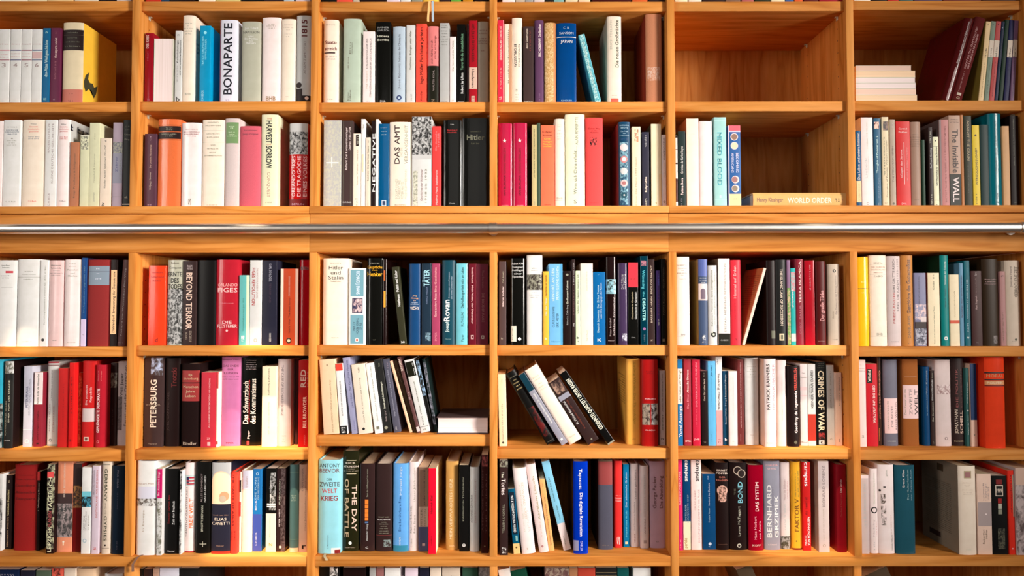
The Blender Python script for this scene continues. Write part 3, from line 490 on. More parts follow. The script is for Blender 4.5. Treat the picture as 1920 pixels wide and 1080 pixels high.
1388 1558 200;P;b42;orange-brown paperback with cream edges and oval mark|b 0 1 edc 0 .17|b 0 1 ca9 .85 1|u .1 .36 .5 .1 c98 CATHERINE MERRIDALE|u .38 .84 .52 .1 522 Ivan's War The Red Army|c .94 .5 .15 221|c .94 .5 .09 fca
1568 1680 115;DG;a01;glossy dark red hardback with scuffed head|n .08 .12 a01 311 .1 .8 .01
@3 2 590 465
75 322 100;D;fed;thickest ivory hardback with four-line black title|h .055 .45 .05 998 ~11|h .105 .55 .15 222 Hitler|h .165 .38 .15 222 und|h .22 .58 .15 222 Stalin|h .265 .4 .06 998 Parallele Leben|h .915 .28 .04 998 Beck'sche
328 488 195;P;eee;white and blue book with small portrait picture|b .02 .365 7ab .1 .88|b .61 .98 7ab .1 .88|b .39 .585 335 .2 .82|n .4 .575 335 ecc .22 .78 .02|d .04 .34 .55 .22 def RICHARD J. EVANS|d .71 .8 .7 .14 345 THE|d .65 .86 .52 .14 345 THIRD REICH|d .7 .82 .32 .14 345 AT WAR|c .935 .5 .12 fee|c .935 .5 .07 d54
503 650 100;DG;110;shrink-wrapped black hardback with yellow title|h .055 .6 .06 ccb ~10|h .1 .98 .2 fb2 Gespräche|h .135 .35 .1 fb2 mit|h .18 .98 .3 fb2 Henker|h .94 .2 .06 776 ~3
655 690 110;DG;211;narrow black book with orange upward bar|b .37 .56 fa3 .2 .75|b .13 .25 c62 .2 .6
822 888 178 L742;P;332;black paperback leaning left with white title|u .05 .51 .5 .4 eee Friedmann · Politik und Kultur|h .965 .5 .3 eee btb
905 1020 150;D;147;plain blue hardback with small lettering block|h .395 .35 .12 fc8 Jörg|h .425 .6 .13 fb7 Altwegg|h .455 .2 .1 fda Die|h .48 .5 .1 cde langen|h .5 .7 .1 cde Schatten|h .525 .25 .1 cde von|h .55 .75 .24 fed VICHY
1030 1122 148;PG;234;dark slate glossy book titled TÄTER|b 0 1 123 0 .16|u .08 .28 .5 .62 ade TÄTER|u .29 .5 .55 .16 78a HARALD WELZER|n .85 .95 234 8ab .4 .95 .012
1130 1205 148;PG;a46;raspberry paperback with pale upward title|u .05 .35 .45 .25 fbb Eine Geschichte|u .37 .66 .45 .25 fcc Ganz andere Reise|u .85 .95 .5 .25 d89 PIPER
1228 1348 117;D;145;dark teal hardback with very large white upward name|u .72 .85 .38 .26 dee Joseph|u .47 .72 .35 .48 fff Rovan|u .14 .45 .55 .12 abc Erinnerungen eines Franzosen|u .19 .46 .75 .12 abc der einmal Deutscher war|h .93 .5 .08 9bb Hanser
1358 1478 148;DG;7cd;light turquoise hardback with black upward text|u .05 .55 .55 .22 244 Die Hoffnung erhielt mich am Leben|u .6 .77 .55 .2 244 RUTH ELIAS|u .87 .96 .55 .2 244 Piper
1483 1560 150;P;612;dark red book with white downward title|d .05 .24 .5 .25 fcc René Freund|d .27 .74 .5 .25 fcc Mein Vater, der Deserteur|b .88 .93 caa .3 .65|b .89 .92 612 .38 .57
1565 1672 152;P;623;plum brown book at the right end|d .08 .3 .55 .18 855 Thea Sternheim|d .36 .72 .55 .2 966 DIE BRÜDER RAKE|b .885 .925 ccb .4 .65|b .895 .915 634 .45 .6
@3 3 920 465
80 150 130;P;544;slim grey-brown paperback|u .12 .26 .55 .2 ccb Carl Amery|u .3 .54 .55 .24 fee Hitler als Vorläufer|h .92 .4 .25 ccb ~2
195 330 100;DG;110;black shrink-wrapped hardback with white label sticker|h .06 .85 .15 eee Robert M.W.|h .1 .75 .15 eee Kempner|h .135 .85 .15 eee Ankläger|h .175 .55 .15 eee einer|h .21 .75 .15 eee Epoche|b .78 .96 eed -.12 .4|u .8 .94 .1 .06 876 ~12|c .93 .62 .12 eee
350 500 68;D;eee;tallest white hardback with photograph band|h .145 .4 .08 887 ~7|h .17 .4 .08 887 ~7|n .215 .39 211 998 0 1 .014|h .415 .35 .07 aaa ~5|h .445 .7 .07 aaa ~9|h .47 .5 .07 aaa ~7
508 562 225;P;fb4;orange paperback|u .05 .34 .5 .35 542 Geschichte vor Gericht|u .36 .6 .5 .3 fdc Die der Täter|h .91 .4 .4 fed b
562 695 153;P;7be;sky blue paperback|b 0 1 5ad .85 1|u .06 .46 .3 .2 ded »EIN ORT, AN DEN|u .03 .44 .62 .2 ded MAN GERNE GEHT«|u .53 .78 .32 .18 233 CLAUS LEGGEWIE|u .61 .78 .62 .18 233 ERIK MEYER|h .955 .6 .1 48a Hanser
702 778 222;P;211;short black paperback|u .13 .44 .5 .24 ddc Ein Konzert-Kabinett|u .46 .73 .5 .2 bbb Richard A. Coffin Berg|h .05 .35 .3 998 @
785 816 110;P;322;slim dark book with faint white line of text|u .03 .3 .5 .4 bbb ~12|u .35 .65 .5 .3 866 ~14|u .74 .78 .5 .5 eee ~3
820 868 220;P;dec;slim pale green-white paperback|u .05 .58 .5 .3 776 Schöln: Ein Nation namens Ich|h .9 .5 .45 222 b|h .95 .3 .3 222 ~1
870 988 147;P;fed;plain cream paperback|u .1 .34 .5 .1 ba9 Jacques und seine Herren|u .82 .95 .5 .1 ba9 Carl Auer
990 1108 232;P;06a;bright blue paperback with small white text|u .18 .83 .4 .16 cee Dietrich Schwanitz  Der Zirkus Yvonne|u .15 .64 .63 .16 cde oder Die Demagogie der Fakten|h .93 .3 .25 fff K|h .03 .2 .1 9cd ~2
1115 1215 85;DG;211;black hardback with pale blue portrait band|b .255 .42 9cd|n .26 .415 9cd 233 0 1 .016|u .7 .9 .4 .17 baa Peter Brückel|u .46 .89 .75 .17 cbb Erlitdene Erinnerung|h .95 .6 .1 baa Hanser
1232 1325 145;DG;435;muted purple hardback|u .14 .32 .4 .14 ddd Paul Tillberg|u .14 .32 .58 .14 ddd Die Gnadenlosen|u .14 .32 .75 .14 ddd und Pascal|n .86 .95 435 ccd .4 .9 .012
1330 1425 140;PG;110;book red above and glossy black below|b 0 .3 d34|h .2 .5 .2 933 KZ|u .36 .69 .4 .2 cb9 Geschichte in Gespräch|u .36 .69 .75 .2 eee Geschlecht in Gespräch|h .91 .4 .12 aaa DVA
1448 1518 78;PG;034;dark teal book titled Witnessing the DISASTER|b 0 1 478 0 .05|b 0 1 478 .93 1|n .05 .11 b78 034 .1 .8 .012|d .16 .37 .45 .38 5bc Witnessing|d .4 .46 .45 .3 5bc the|d .48 .73 .48 .42 aee DISASTER|c .82 .5 .2 969|u .88 .96 .5 .2 789 ~6
1522 1585 110;P;322;black book with spaced white upward capitals|u .07 .74 .5 .25 cba BARBARA HAHN  ENDLOSE NACHT|h .945 .4 .2 cba Z
1600 1642 218;P;325;very slim dark violet booklet|u .05 .2 .5 .35 55a ~8|u .65 .74 .5 .35 ccb ~5|u .25 .6 .5 .25 635 ~10
1650 1692 105;P;110;black book against the upright|u .1 .65 .5 .3 654 NVN Sonder Gedächtnis|b .93 .96 765 .2 .7
@3 4 1260 465
45 178 85;D;eee;ivory hardback with pale logo at left end|h .095 .85 .08 998 ALBRECHT|h .13 .7 .08 998 SCHÖNE|h .155 .2 .06 998 DIE|h .185 .8 .08 998 BRIEFE|h .21 .25 .06 998 DES|h .25 .5 .06 aa9 ~5|h .88 .3 .16 999 BHB|b .9 .902 bba
262 352 108;D;457|863;slate blue book with white archway picture|b 0 .2 56a|b .285 .48 edd|b .36 .465 767 .22 .75|c .37 .48 .26 767|b .47 .475 776|h .22 .7 .1 eee Der Orient|h .25 .75 .1 eee der einzigste|h .27 .4 .1 eee ~4|n .88 .97 457 ddd .35 .7 .012
354 445 168;D;ddd;pale grey-green book with round black emblem|u .06 .4 .38 .22 998 Sanne Lebensgeschichte|u .42 .76 .38 .2 887 Salomon Maimons|u .08 .75 .7 .12 887 von ihm selbst geschrieben und herausgegeben|c .865 .55 .3 333|c .865 .55 .12 ddc|c .84 .4 .08 ddc
455 570 102;P;fee|765;white book with black foot band|b .865 1 110|u .05 .42 .58 .16 887 EINE MOSCHEE IN DEUTSCHLAND|u .44 .85 .58 .16 887 STEFAN MEINING|h .94 .65 .13 bbb C.H.BECK
574 682 115;D;e34;bright red hardback with slanted pale title|u .07 .45 .42 .24 fbb Himmel auf Erden|u .5 .7 .42 .12 923 ~16|h .93 .15 .2 311 S
742 770 190 L948;P;fdc|b85;slim brown book leaning right showing its printed back
862 952 120;D;211;black book behind the leaning brown one|b .83 .92 665 .45 .9
1005 1108 112;D;222;black hardback titled THE ISLAMIC LAW OF SUCCESSION|d .11 .77 .5 .25 dcb THE ISLAMIC LAW OF SUCCESSION|b .865 .945 dca .25 .7|b .88 .93 665 .4 .6
1112 1145 115;P;868;very slim mauve and green book|b .33 1 694|n .35 .98 694 ca8 0 1 .01
1148 1196 195;P;2aa;slim turquoise and cream paperback|n .05 .3 9bb d67 .1 .9 .01|d .28 .52 .45 .3 fee Lahenbuh|b .85 .95 dcc
1198 1282 105;D;823;maroon book with rust edge titled TERRA ISLAMICA|b .45 .455 533|u .03 .51 .5 .25 ecc TERRA ISLAMICA|u .54 .7 .5 .2 b78 TAALIB|u .73 .87 .5 .2 a67 C.H.BECK
1287 1385 120;PG;a12;glossy dark crimson book with white highlights|u .05 .35 .55 .1 fcc ~16
1398 1498 128;D;511;dark maroon book with large pink upward title|u .35 .71 .55 .42 c88 Der große Türke|h .95 .7 .12 977 pantheon
1518 1636 155;D;cba;pale grey book with small black bird mark|c .085 .5 .13 222|c .085 .5 .05 cba|u .14 .62 .6 .13 766 Die Memoiren des Königs Salomon|u .58 .67 .35 .13 876 Roman|h .93 .45 .07 665 ~7
@3 5 1590 465
98 212 88;DG;fc2;bright yellow glossy book|b .35 .353 444|h .28 .3 .1 fe8 ~1|h .4 .25 .1 fe8 ~1
228 387 70;D;fed;ivory hardback with grey-lettered rules and round mark|h .085 .55 .1 998 BENZ Sw.|b .1 .102 ba9|h .13 .8 .09 ca9 DIE JUDEN IN|h .16 .85 .09 ca9 DEUTSCHLAND|h .19 .6 .08 ca9 ~8|b .208 .21 ba9|h .23 .55 .1 887 C.H.BECK|h .87 .35 .16 998 BHB|b .89 .892 ba9
394 522 78;D;dcc;light grey book with red and black upward title|u .4 .75 .45 .16 b44 FRIEDLÄNDER|u .03 .4 .45 .17 322 DAS DRITTE REICH|u .27 .61 .75 .16 322 UND DIE JUDEN|u .03 .25 .75 .14 988 1933–1939|h .95 .6 .07 a99 C.H.BECK
530 645 70;D;c84;tan cloth book with tall dark title|u .05 .64 .55 .33 643 Geschichte des Gottesvolkes|u .67 .91 .55 .25 864 DANIEL-ROPS|h .97 .15 .1 654 ~1
650 762 240;P;88a;paperback with grey-blue top and photograph|u .05 .43 .4 .12 445 VERNUNFT UND ERLEUCHTUNG|n .43 .64 88a ecc 0 1 .02|b .67 .76 322|n .76 .99 224 bbc 0 1 .016|b .6 .67 edd .5 1
778 893 240;P;fec|943;cream paperback with brown edge on its left|b 0 1 a64 0 .02|u .02 .08 .5 .12 776 ~4|u .11 .23 .5 .15 665 Kinder|u .46 .97 .5 .1 776 Kinder, wie ihr nicht kennt einen Schatz und Traum
906 988 70;D;088|132;teal green book with white oval mark|u .07 .33 .5 .2 dee Dimension der Toleranz|u .37 .57 .5 .16 245 Hans G. Kaplan|c .915 .5 .22 eee|c .915 .5 .1 499
990 1082 255;P;fec;cream paperback with red band|b .64 .685 d53|u .23 .6 .5 .14 ba8 Verlorene Kindheit Joffe
1086 1124 145;P;69b;slim light blue book|u .15 .66 .5 .35 435 Harry Schein: Hitlers heimliche Verbündete
1132 1188 122;P;067;slim deep teal book with white triangle|u .22 .83 .5 .28 9bc KEIM – WOHIN STAMMEN SIE|u .08 .15 .5 .2 4ab ~5|s .9 .5 .25 cdd
1198 1302 222;P;422;dark brown paperback|u .02 .06 .45 .2 cbb ~3|u .09 .32 .45 .13 866 Herrschaft|u .33 .51 .45 .18 caa Kurt Krapinek|h .95 .25 .15 877 ~2
1312 1470 105;D;321;black-brown book with small three-line title|h .235 .7 .07 caa Martin Luther|h .262 .6 .07 caa Leben im|h .288 .7 .07 a88 Mittelalter|n .88 .97 321 766 .6 .85 .01
1478 1530 225;P;b88;slim dusty pink paperback|h .06 .4 .3 433 ~2|u .55 .95 .4 .2 865 ~20
1534 1680 120;D;dcb;pale broad book with tall upward capitals|u .07 .43 .68 .22 654 GEBROCHENE ZEIT|u .07 .31 .35 .13 766 Jacques Picard|u .07 .38 .88 .08 877 ~16|c .925 .6 .08 554|h .945 .3 .04 776 ~4
@4 0 0 655
-50 18 95 950;P;3bd;turquoise and black picture book at the left edge|n .5 1 222 bcc 0 1 .02
38 168 115 955;D;222|211;black hardback with grey picture on top|n .0 .14 665 ccc 0 1 .012|u .22 .7 .62 .14 ccb EINER VON DER STRASSE|u .46 .85 .3 .12 aa9 KATHARINA BLUM|h .91 .65 .1 ccc HANSER
203 214 280 862;P;c84;very slim ochre booklet|b 0 .12 ddc
216 300 163 940;P;ccd;slim pale lilac paperback|u .25 .51 .4 .25 557 PETER PRASAL|u .15 .61 .7 .2 889 DEUTSCHLAND KARDINAL|b .785 .79 fff|c .93 .5 .25 eee|c .93 .5 .15 ccd
318 400 222 940;P;823;paperback white above and maroon below|b 0 .43 fee|u .02 .42 .45 .25 665 Nichts in der die Hitmeer bei|u .5 .9 .5 .2 511 ~18|b .945 .965 311 .4 .65
440 548 118 933;D;ddd;silver white hardback with red line at head|b 0 .02 b34|b .04 .05 844|u .1 .46 .45 .12 999 KREBERG EFFEKTE|u .5 .83 .3 .12 988 ANDRE HELLER|u .53 .83 .65 .12 c99 DIE ERSTE REISE|b .98 1 abb|c .93 .4 .14 888|c .93 .4 .08 ddd
552 652 183 945;P;c22;plain red book with hardly visible text|u .2 .75 .5 .12 a11 ~26
655 724 130 948;PG;d22;slim glossy red book|u .15 .6 .5 .3 811 ~14|b .9 .93 911 .3 .6
728 775 225 935;P;b42;slim red and orange patterned paperback|n .04 .95 b32 d85 0 1 .012
778 905 112 945;D;c22;red hardback with wide white band|b .55 .705 dcc|u .28 .51 .35 .16 ecc Die paradoxe|u .3 .48 .68 .16 ecc Republik|b .88 .93 dcb .2 .6|b .89 .92 744 .3 .5
908 1018 150 948;DG;b23;raspberry glossy book with bold white upward capitals|u .29 .82 .32 .3 fee GEPLÜNDERTE DEMOKRATIE|u .07 .2 .3 .1 e88 Gerhardt|u .07 .2 .6 .1 e88 Werner|c .93 .35 .14 e99|c .93 .35 .09 b23
1040 1118 130 930;P;322;black picture book|n .12 .3 322 998 0 1 .014|u .55 .75 .4 .15 544 ~7
1128 1216 115 928;P;baa;pale grey-pink book with dark photograph|n .42 .82 655 433 0 .5 .012|u .14 .41 .4 .3 322 Willi Jasper|u .05 .77 .85 .3 544 Faust und die Deutschen
@4 1 255 655
70 250 80 940;PG;433;thick dark grey book titled PETERSBURG|n 0 .2 433 bce .35 1 .03|u .25 .78 .5 .34 fed PETERSBURG|h .53 .8 .08 a98 SCHLÖGEL|h .965 .5 .09 a98 Hanser
270 412 85 938;D;211;black hardback with dark red title|u .11 .33 .6 .35 622 Trotzki|u .38 .82 .22 .16 433 JOEL CARMICHAEL
428 605 140 943;H;211;black cloth hardback with rust title panel|b .08 .45 933 .02 .98|b .225 .235 211 .02 .98|h .13 .2 .12 cb9 Ilja|h .175 .8 .14 ca8 Ehrenburg|h .275 .8 .14 cb9 Menschen|h .33 .5 .14 cb9 Jahre|h .385 .55 .14 cb9 Leben|h .955 .75 .16 cba Kindler
622 768 222 945;P;c34;red paperback with thin white text line|u .08 .28 .55 .1 ecc WIR VON ETWAS|u .3 .55 .55 .1 ecc 20 GESCHICHTEN|u .56 .74 .55 .1 ecc ZU GEHEIM|h .88 .18 .14 ecc 20|b .93 .98 dbb .45 .65
770 800 218 945;P;fed;slim red and white paperback|b 0 .22 c44|b .92 .96 b44
802 995 73 933;DG;c7a;tall pink hardback with dark serif title|h .03 .9 .06 635 FRANÇOIS FURET|h .1 .85 .13 634 DAS ENDE|h .14 .3 .1 634 DER|h .18 .75 .12 634 ILLUSION|h .225 .9 .05 322 ~14|h .25 .85 .05 322 ~13|h .965 .4 .09 622 PIPER
1002 1205 80 930;DG;110;glossy black hardback titled Das Schwarzbuch des Kommunismus|h .03 .5 .04 a99 ~9|h .055 .45 .04 a99 ~8|h .08 .55 .04 a99 ~10|h .105 .5 .04 a99 ~10|h .13 .5 .04 a99 ~9|u .27 .75 .24 .26 fed Das Schwarzbuch|u .24 .75 .6 .26 fed des Kommunismus|u .25 .75 .42 .06 c33 ~30|u .83 .92 .4 .12 fee Piper|b .945 .99 c44 .32 .45
1210 1352 165 940;P;fec;cream paperback with grey-green upward name|d .03 .36 .5 .14 665 Leonhard Schapiro|d .45 .85 .5 .1 edb ~18
1355 1485 93 935;D;dcc;white book titled THE CASE OF RICHARD SORGE|d .07 .65 .38 .2 766 THE CASE OF RICHARD SORGE|h .88 .4 .08 998 ~5|h .915 .1 .07 998 L|h .945 .25 .07 998 ~3
1530 1558 90 915;P;533;narrow dark brown book
1562 1666 105 942;P;b11;red paperback titled RED|h .5 .01 .01 a11 ~1|u .11 .31 .42 .5 ecb RED|u .42 .78 .58 .32 fcb BILL BROWDER|u .86 .97 .6 .14 d66 HANSER|u .13 .31 .85 .2 a66 ~6
@4 2 590 655
100 252 90 822 L55;P;eca;peach paperback, first of the leaning row|u .28 .98 .6 .1 986 AUF DER HÄRTESTEN GRENZE am Morgen unsere Sorge|h .08 .15 .12 443 ~2
258 328 135 822 L208;P;eee;slim white paperback with red head and black foot|b 0 .1 d43|b .88 1 111|u .24 .74 .5 .18 433 GÜNTER DER VERKAUF SCHNEIDER|n .9 .98 111 eee .2 .8 .012
352 420 75 818 L262;P;99b;slim lilac grey leaning paperback|u .04 .66 .55 .3 668 Liane Müller  Der Kampf Elsa Morante|u .82 .95 .5 .2 77a ~6
432 565 135 820 L358;P;edc;cream leaning paperback with black oval mark|u .03 .12 .5 .12 765 ~4|u .2 .85 .5 .1 776 Joseph Mr. F. Literatur und Dichtung|c .93 .4 .1 222
595 668 128 816 L503;P;eee;white leaning paperback left of the charcoal one|u .05 .83 .6 .2 887 Günther Schöffel  Lexikon der Ketzerei 1933–1945|b .9 .94 776 .3 .7
672 752 90 808 L572;P;222;charcoal leaning paperback|u .05 .1 .55 .2 887 ~3|u .31 .67 .5 .22 ddc Briefe und Aufzeichnungen|u .7 .85 .5 .2 a99 Willi Graf|c .93 .35 .2 998
765 830 85 805 L652;P;556;blue-grey leaning paperback|u .04 .13 .6 .2 989 ~4|u .15 .78 .5 .22 99a Hugo Dörmerholm Ich bring dem größten Ruhm|u .92 .97 .4 .2 ddd ~3
908 934 108 805 L715;P;fca;very slim peach leaning booklet
948 990 105 802 L752;P;432;slim brown leaning book right of the peach booklet|u .1 .3 .5 .2 765 ~8
992 1022 70 810 L795;P;644;slim plum leaning booklet|u .03 .18 .5 .6 edc BRITISH|u .46 .56 .5 .5 cbb ~4|b .92 .98 dcc
1024 1112 88 808 L862;P;ddd;white leaning paperback with black square|b .03 .23 110 .05 .95|u .05 .22 .8 .16 eee ~6|b .92 .925 333|u .3 .9 .5 .12 887 ~22|h .96 .3 .2 443 ~2
1118 1150 90 800 L965;P;111;slim black leaning book|n .02 .5 111 9bd 0 1 .014
1152 1180 88 798 L1030;P;122;rightmost leaning dark patterned book|n .05 .9 122 889 0 1 .012
F 1180 1678 662 825;Q;fee|544;thick white-edged book lying flat with pages outward
@4 3 920 655
90 165 240 935 L75;P;fec;slim cream paperback beside the left upright|u .06 .12 .5 .15 aa9 ~4|u .4 .95 .45 .2 aa9 ~26|c .95 .5 .14 665
540 625 190 885 L140;D;111;black book first of the left leaning group|h .07 .7 .1 887 ~10|h .115 .35 .1 cb8 DER|h .155 .7 .12 cb8 VERRAT|h .195 .4 .1 cb8 IM|h .235 .6 .12 cb8 KRIEG|n .5 .9 111 611 .2 .8 .03|h .97 .6 .06 998 ~7
685 740 220 930 L265;P;99a;slim grey leaning book with dark teal head|b 0 .24 034|u .28 .7 .5 .3 eee Bundesrepublik Deutschland  Zur Zukunft|s .93 .5 .3 eee
765 880 140 920 L330;D;fed;ivory leaning hardback|h .12 .55 .08 cb9 ~7|h .155 .6 .08 cb9 ~7|h .21 .3 .08 cb9 ~3|h .25 .6 .08 cb9 ~7|h .285 .6 .08 cb9 ~7|h .92 .55 .1 ba9 Hanser
940 1040 265 918 L558;P;322;dark brown leaning book with portrait head photograph|n .02 .2 322 a87 .1 .9 .03|b .23 .3 99a|u .32 .68 .22 .2 eee M. Michael Blumenthal|u .32 .78 .5 .15 843 In achtzig Jahren um die Welt|s .95 .5 .1 998
1135 1196 200 905 L665;PG;111;black leaning book with bold white lettering|u .1 .8 .5 .55 eed GEDEHNTES QUARTETT UNTER KASSIN|b .98 1 998
1315 1448 90 918;D;fb5;tall orange-yellow hardback|d .05 .77 .6 .17 c93 Ludwig Winder Der Thronfolger|h .93 .25 .12 b84 Zs
1465 1620 98 935;D;a11;red hardback with two small portrait photographs|b .5 .76 a11|n .51 .755 a98 322 .0 .5 .02|n .51 .755 bbb 322 .56 1 .02|h .14 .5 .06 611 ~6|h .455 .65 .09 fcc FRAUEN|h .815 .6 .08 fdd IN GOLD|h .16 .4 .06 611 ~5
1628 1688 205 927;P;a99;slim mauve grey book with black lowercase b|u .04 .55 .5 .22 655 Joachim Fest Der zerstörte Traum|u .58 .8 .5 .22 554 Siedler|h .91 .4 .35 221 b|b .965 .97 221 .3 .7
@4 4 1260 655
58 106 95 930;P;eee;slim blue and white paperback at the left end|b 0 .11 17b|b .52 1 17b|u .13 .5 .5 .4 776 oder haben wir Krieg?|u .54 .9 .5 .6 eee Yuval Assange
122 190 95 930;P;a34;rose maroon paperback|u .12 .39 .5 .26 fee Aktuelle Distanz|u .4 .57 .5 .26 e9a Dan Diner|h .945 .75 .26 fdd DVA
202 278 97 930;P;c24;bright raspberry paperback|u .04 .55 .5 .25 e89 DER VERBORGENE FRIEDEN|u .58 .78 .5 .14 e78 ~16|h .925 .7 .22 fcc JVB
288 350 207 930;P;211;short slim black paperback right of raspberry book|u .02 .08 .4 .25 998 ~4|u .11 .4 .45 .25 cba Gerd Gin Luther Herzl|h .95 .4 .3 998 ~2
352 425 113 930;P;6be;light blue paperback|u .05 .18 .5 .22 257 JEAN MARX|u .2 .55 .5 .1 59b ~22|u .86 .95 .45 .15 48a ~6
428 490 70 928;P;eee;slim book white above and pink below|b .605 1 eaa|d .03 .09 .3 .25 554 ~4|d .19 .6 .5 .32 877 Seeking Mandela|u .63 .85 .5 .25 daa ~12|h .93 .5 .2 533 ~2|h .96 .5 .2 533 ~2
496 548 208 925;P;146;slim navy blue paperback|u .05 .35 .5 .28 eee Semantische Utopie|u .37 .72 .5 .25 cde Beeser/ Weiss (Hrsg.)|h .92 .4 .55 fff b
555 635 210 930;P;fee;plain cream white paperback|u .05 .6 .5 .12 ddd ~30|h .94 .3 .18 ccc ~1
640 698 97 920;P;733;slim reddish brown book with dotted cream line|u .04 .8 .5 .14 ecc AKTE DES KRAMERS UND DER RATTENLINIE TREFFEN|u .87 .96 .4 .12 caa HANSER
716 842 83 922;D;eee;broad ivory book with grey blurred head text|h .07 .5 .06 bba ~5|h .1 .7 .06 bba ~9|h .13 .3 .06 bba ~2|h .155 .75 .06 bba ~8|h .19 .3 .06 bba ~2|h .22 .6 .06 bba ~8|h .885 .3 .06 ba9 ~3
902 1015 92 942;D;fee|ecb;protruding white book titled DIE PANIKMACHER|u .06 .58 .28 .26 322 PATRICK BAHNERS|u .06 .58 .75 .2 c89 DIE PANIKMACHER|h .955 .75 .1 c9a C.H.BECK
1020 1114 105 935;D;edd;plain off-white book right of the protruding one|u .2 .7 .5 .1 ccb Jean Ziegler: Die Weltwoche der Antwort|h .885 .35 .06 ccb ~5
1128 1238 160 940;D;211;black book with red and white upward name|u .03 .3 .65 .26 d43 VERURTEILEN|u .31 .83 .65 .25 fee Geoffroy de Lagasnerie|c .945 .6 .14 665
1242 1312 142 930;P;edd;white paperback with small black foot lettering|h .11 .4 .12 443 DAS|h .165 .85 .14 665 WOHLTEMP.|b .28 .32 ecc|b .38 .39 ecc|h .955 .9 .16 322 Messer
1316 1392 142 930;P;ddd;book white above with large red block|b .615 .94 b32|u .08 .54 .55 .3 333 KEINER WAR DABEI|u .25 .42 .25 .14 777 ~14
1398 1496 120 925;P;111;black book titled CRIMES OF WAR|h .02 .6 .06 887 ~7|h .045 .6 .06 887 ~7|h .07 .7 .06 887 ~8|d .11 .83 .5 .6 fec CRIMES OF WAR|n .85 .93 111 a33 .2 .8 .016|b .94 .99 ddd .2 .75|h .965 .25 .25 111 K
1502 1575 152 925;P;ddd;pale grey book near the right end|u .07 .25 .5 .14 998 ~8|u .3 .53 .5 .2 776 Jonathan Littell|h .92 .3 .2 998 ~2
1580 1645 225 930;P;ecb;short slim cream book at the right end|u .07 .25 .6 .2 544 MANOMAN|u .27 .45 .6 .15 998 ~8|u .9 .95 .5 .2 433 ~3
@4 5 1590 655
110 182 100 940;P;fee;slim ivory book with small black head text|h .06 .55 .06 776 ~5|h .1 .75 .1 333 Luhmann|h .13 .75 .1 333 Niklas|h .88 .3 .3 998 S
190 292 138 935;P;d23;red paperback with black publisher tab|b .065 .235 110 .05 .55|d .08 .22 .28 .25 fed PIPER|d .26 .72 .68 .22 fee CEM DIE UNI ATATÜRK|d .28 .7 .4 .08 611 ~20
296 328 78 928;P;421;very slim dark book with orange-white lettering|b 0 1 ca8 0 .08|d .15 .7 .6 .4 fa8 Confronting the Nation|b .8 .95 c84 .2 .4
356 492 100 932;D;778;grey book with white lower label|b .45 .855 fdd .05 .97|u .48 .82 .28 .12 a98 GERHARD SCHULZE|u .54 .78 .55 .15 766 DIE BESTE|u .49 .82 .85 .12 544 ALLER WELTEN|h .945 .6 .1 bbb HANSER
545 694 95 932;H;a63;rounded brown hardback with wide white label|b .3 .685 fdd -.02 1|u .35 .64 .12 .1 998 Der Kampf um die|u .34 .64 .45 .2 988 ZWEITE|u .35 .64 .82 .24 544 WELT|b .2 .205 b86 .1 .9
738 800 168 930;D;047;royal navy slim paperback|u .05 .34 .5 .22 9ab Wir Kennys|u .35 .62 .5 .2 8ab für verträumten Schlaf
805 850 205 930;P;322;slim dark book with small white upward words|u .03 .1 .5 .3 998 ~4|u .12 .4 .4 .3 ddd Gérard Grafinée|u .42 .68 .5 .3 ccb Zur Revolution|u .93 .97 .5 .3 998 ~2
855 1008 100 935;DG;edd;glossy white hardback with pale brown middle block|n .29 .4 edd a88 .1 .95 .012|c .91 .6 .1 988|c .91 .6 .06 edd
1015 1138 85 932;D;322;black book with white two-line upward name|u .12 .56 .38 .18 955 DIE POLITIK|u .12 .56 .75 .14 644 DES FRIEDENS|u .59 .86 .3 .24 dcb JONATHAN|u .6 .86 .72 .26 ecb SCHELL|h .945 .75 .11 cb9 HANSER
1142 1184 180 935;P;366;slim grey-green book with white dot|u .18 .45 .5 .25 bcc Bernd Rebe Politik Kultur|u .6 .85 .5 .25 cdd Religion der Autos|s .545 .5 .3 eee
1188 1252 138 938;P;ecb;slim book navy above and cream below|b 0 .68 036|u .05 .4 .5 .15 257 ~16|c .86 .5 .12 998
1340 1532 75 955;DG;e42;thick glossy red-orange hardback|b .165 .18 322|b .24 .255 322|b .31 .32 322|h .205 .85 .16 c96 MORAL|b .26 .305 d96|h .283 .8 .12 edb POLITIK
@5 0 0 850
-40 20 200 940;P;ddd;picture book cut by the left edge|n .2 1 ddd 222 0 1 .05
36 106 210 925;P;211;black paperback with gold upward title|u .05 .1 .4 .3 ba8 ~2|u .2 .55 .4 .3 cb8 Taschenbuch Deutschland|u .57 .96 .4 .28 a86 Hermann Nissen
120 335 112 938;H;922;thick brick red cloth hardback|h .12 .75 .04 611 ~14|h .17 .85 .06 511 Die Welt|h .24 .85 .12 411 Goodbye|h .32 .85 .12 411 Römische|h .395 .9 .12 411 Tempora
345 378 175 938;P;211;slim black paperback with red tab|b 0 .11 c33|u .14 .46 .5 .35 cba Wolfgang Bauer|u .48 .5 .5 .3 ccb ~1
440 525 105 966;PG;211;black patterned book titled LEIPZIGER TAGEBUCH|n 0 .95 211 bb9 0 1 .02|b .085 .15 e55 .02 .9|b .15 .98 211 .2 .72|u .15 .52 .45 .5 eec TAGEBUCH|u .53 .7 .45 .45 a55 FLANEN|u .7 .98 .45 .5 eec LEIPZIGER
532 690 70 950;P;e97;salmon paperback with grey city photograph|n .37 .84 444 a99 0 1 .022|b .36 .47 433|u .03 .4 .45 .12 edc MUSIK BESSER VERSTEHEN|u .47 .65 .45 .12 dcc ~9|c .89 .45 .07 fed|b .9 .93 fdb .4 .5
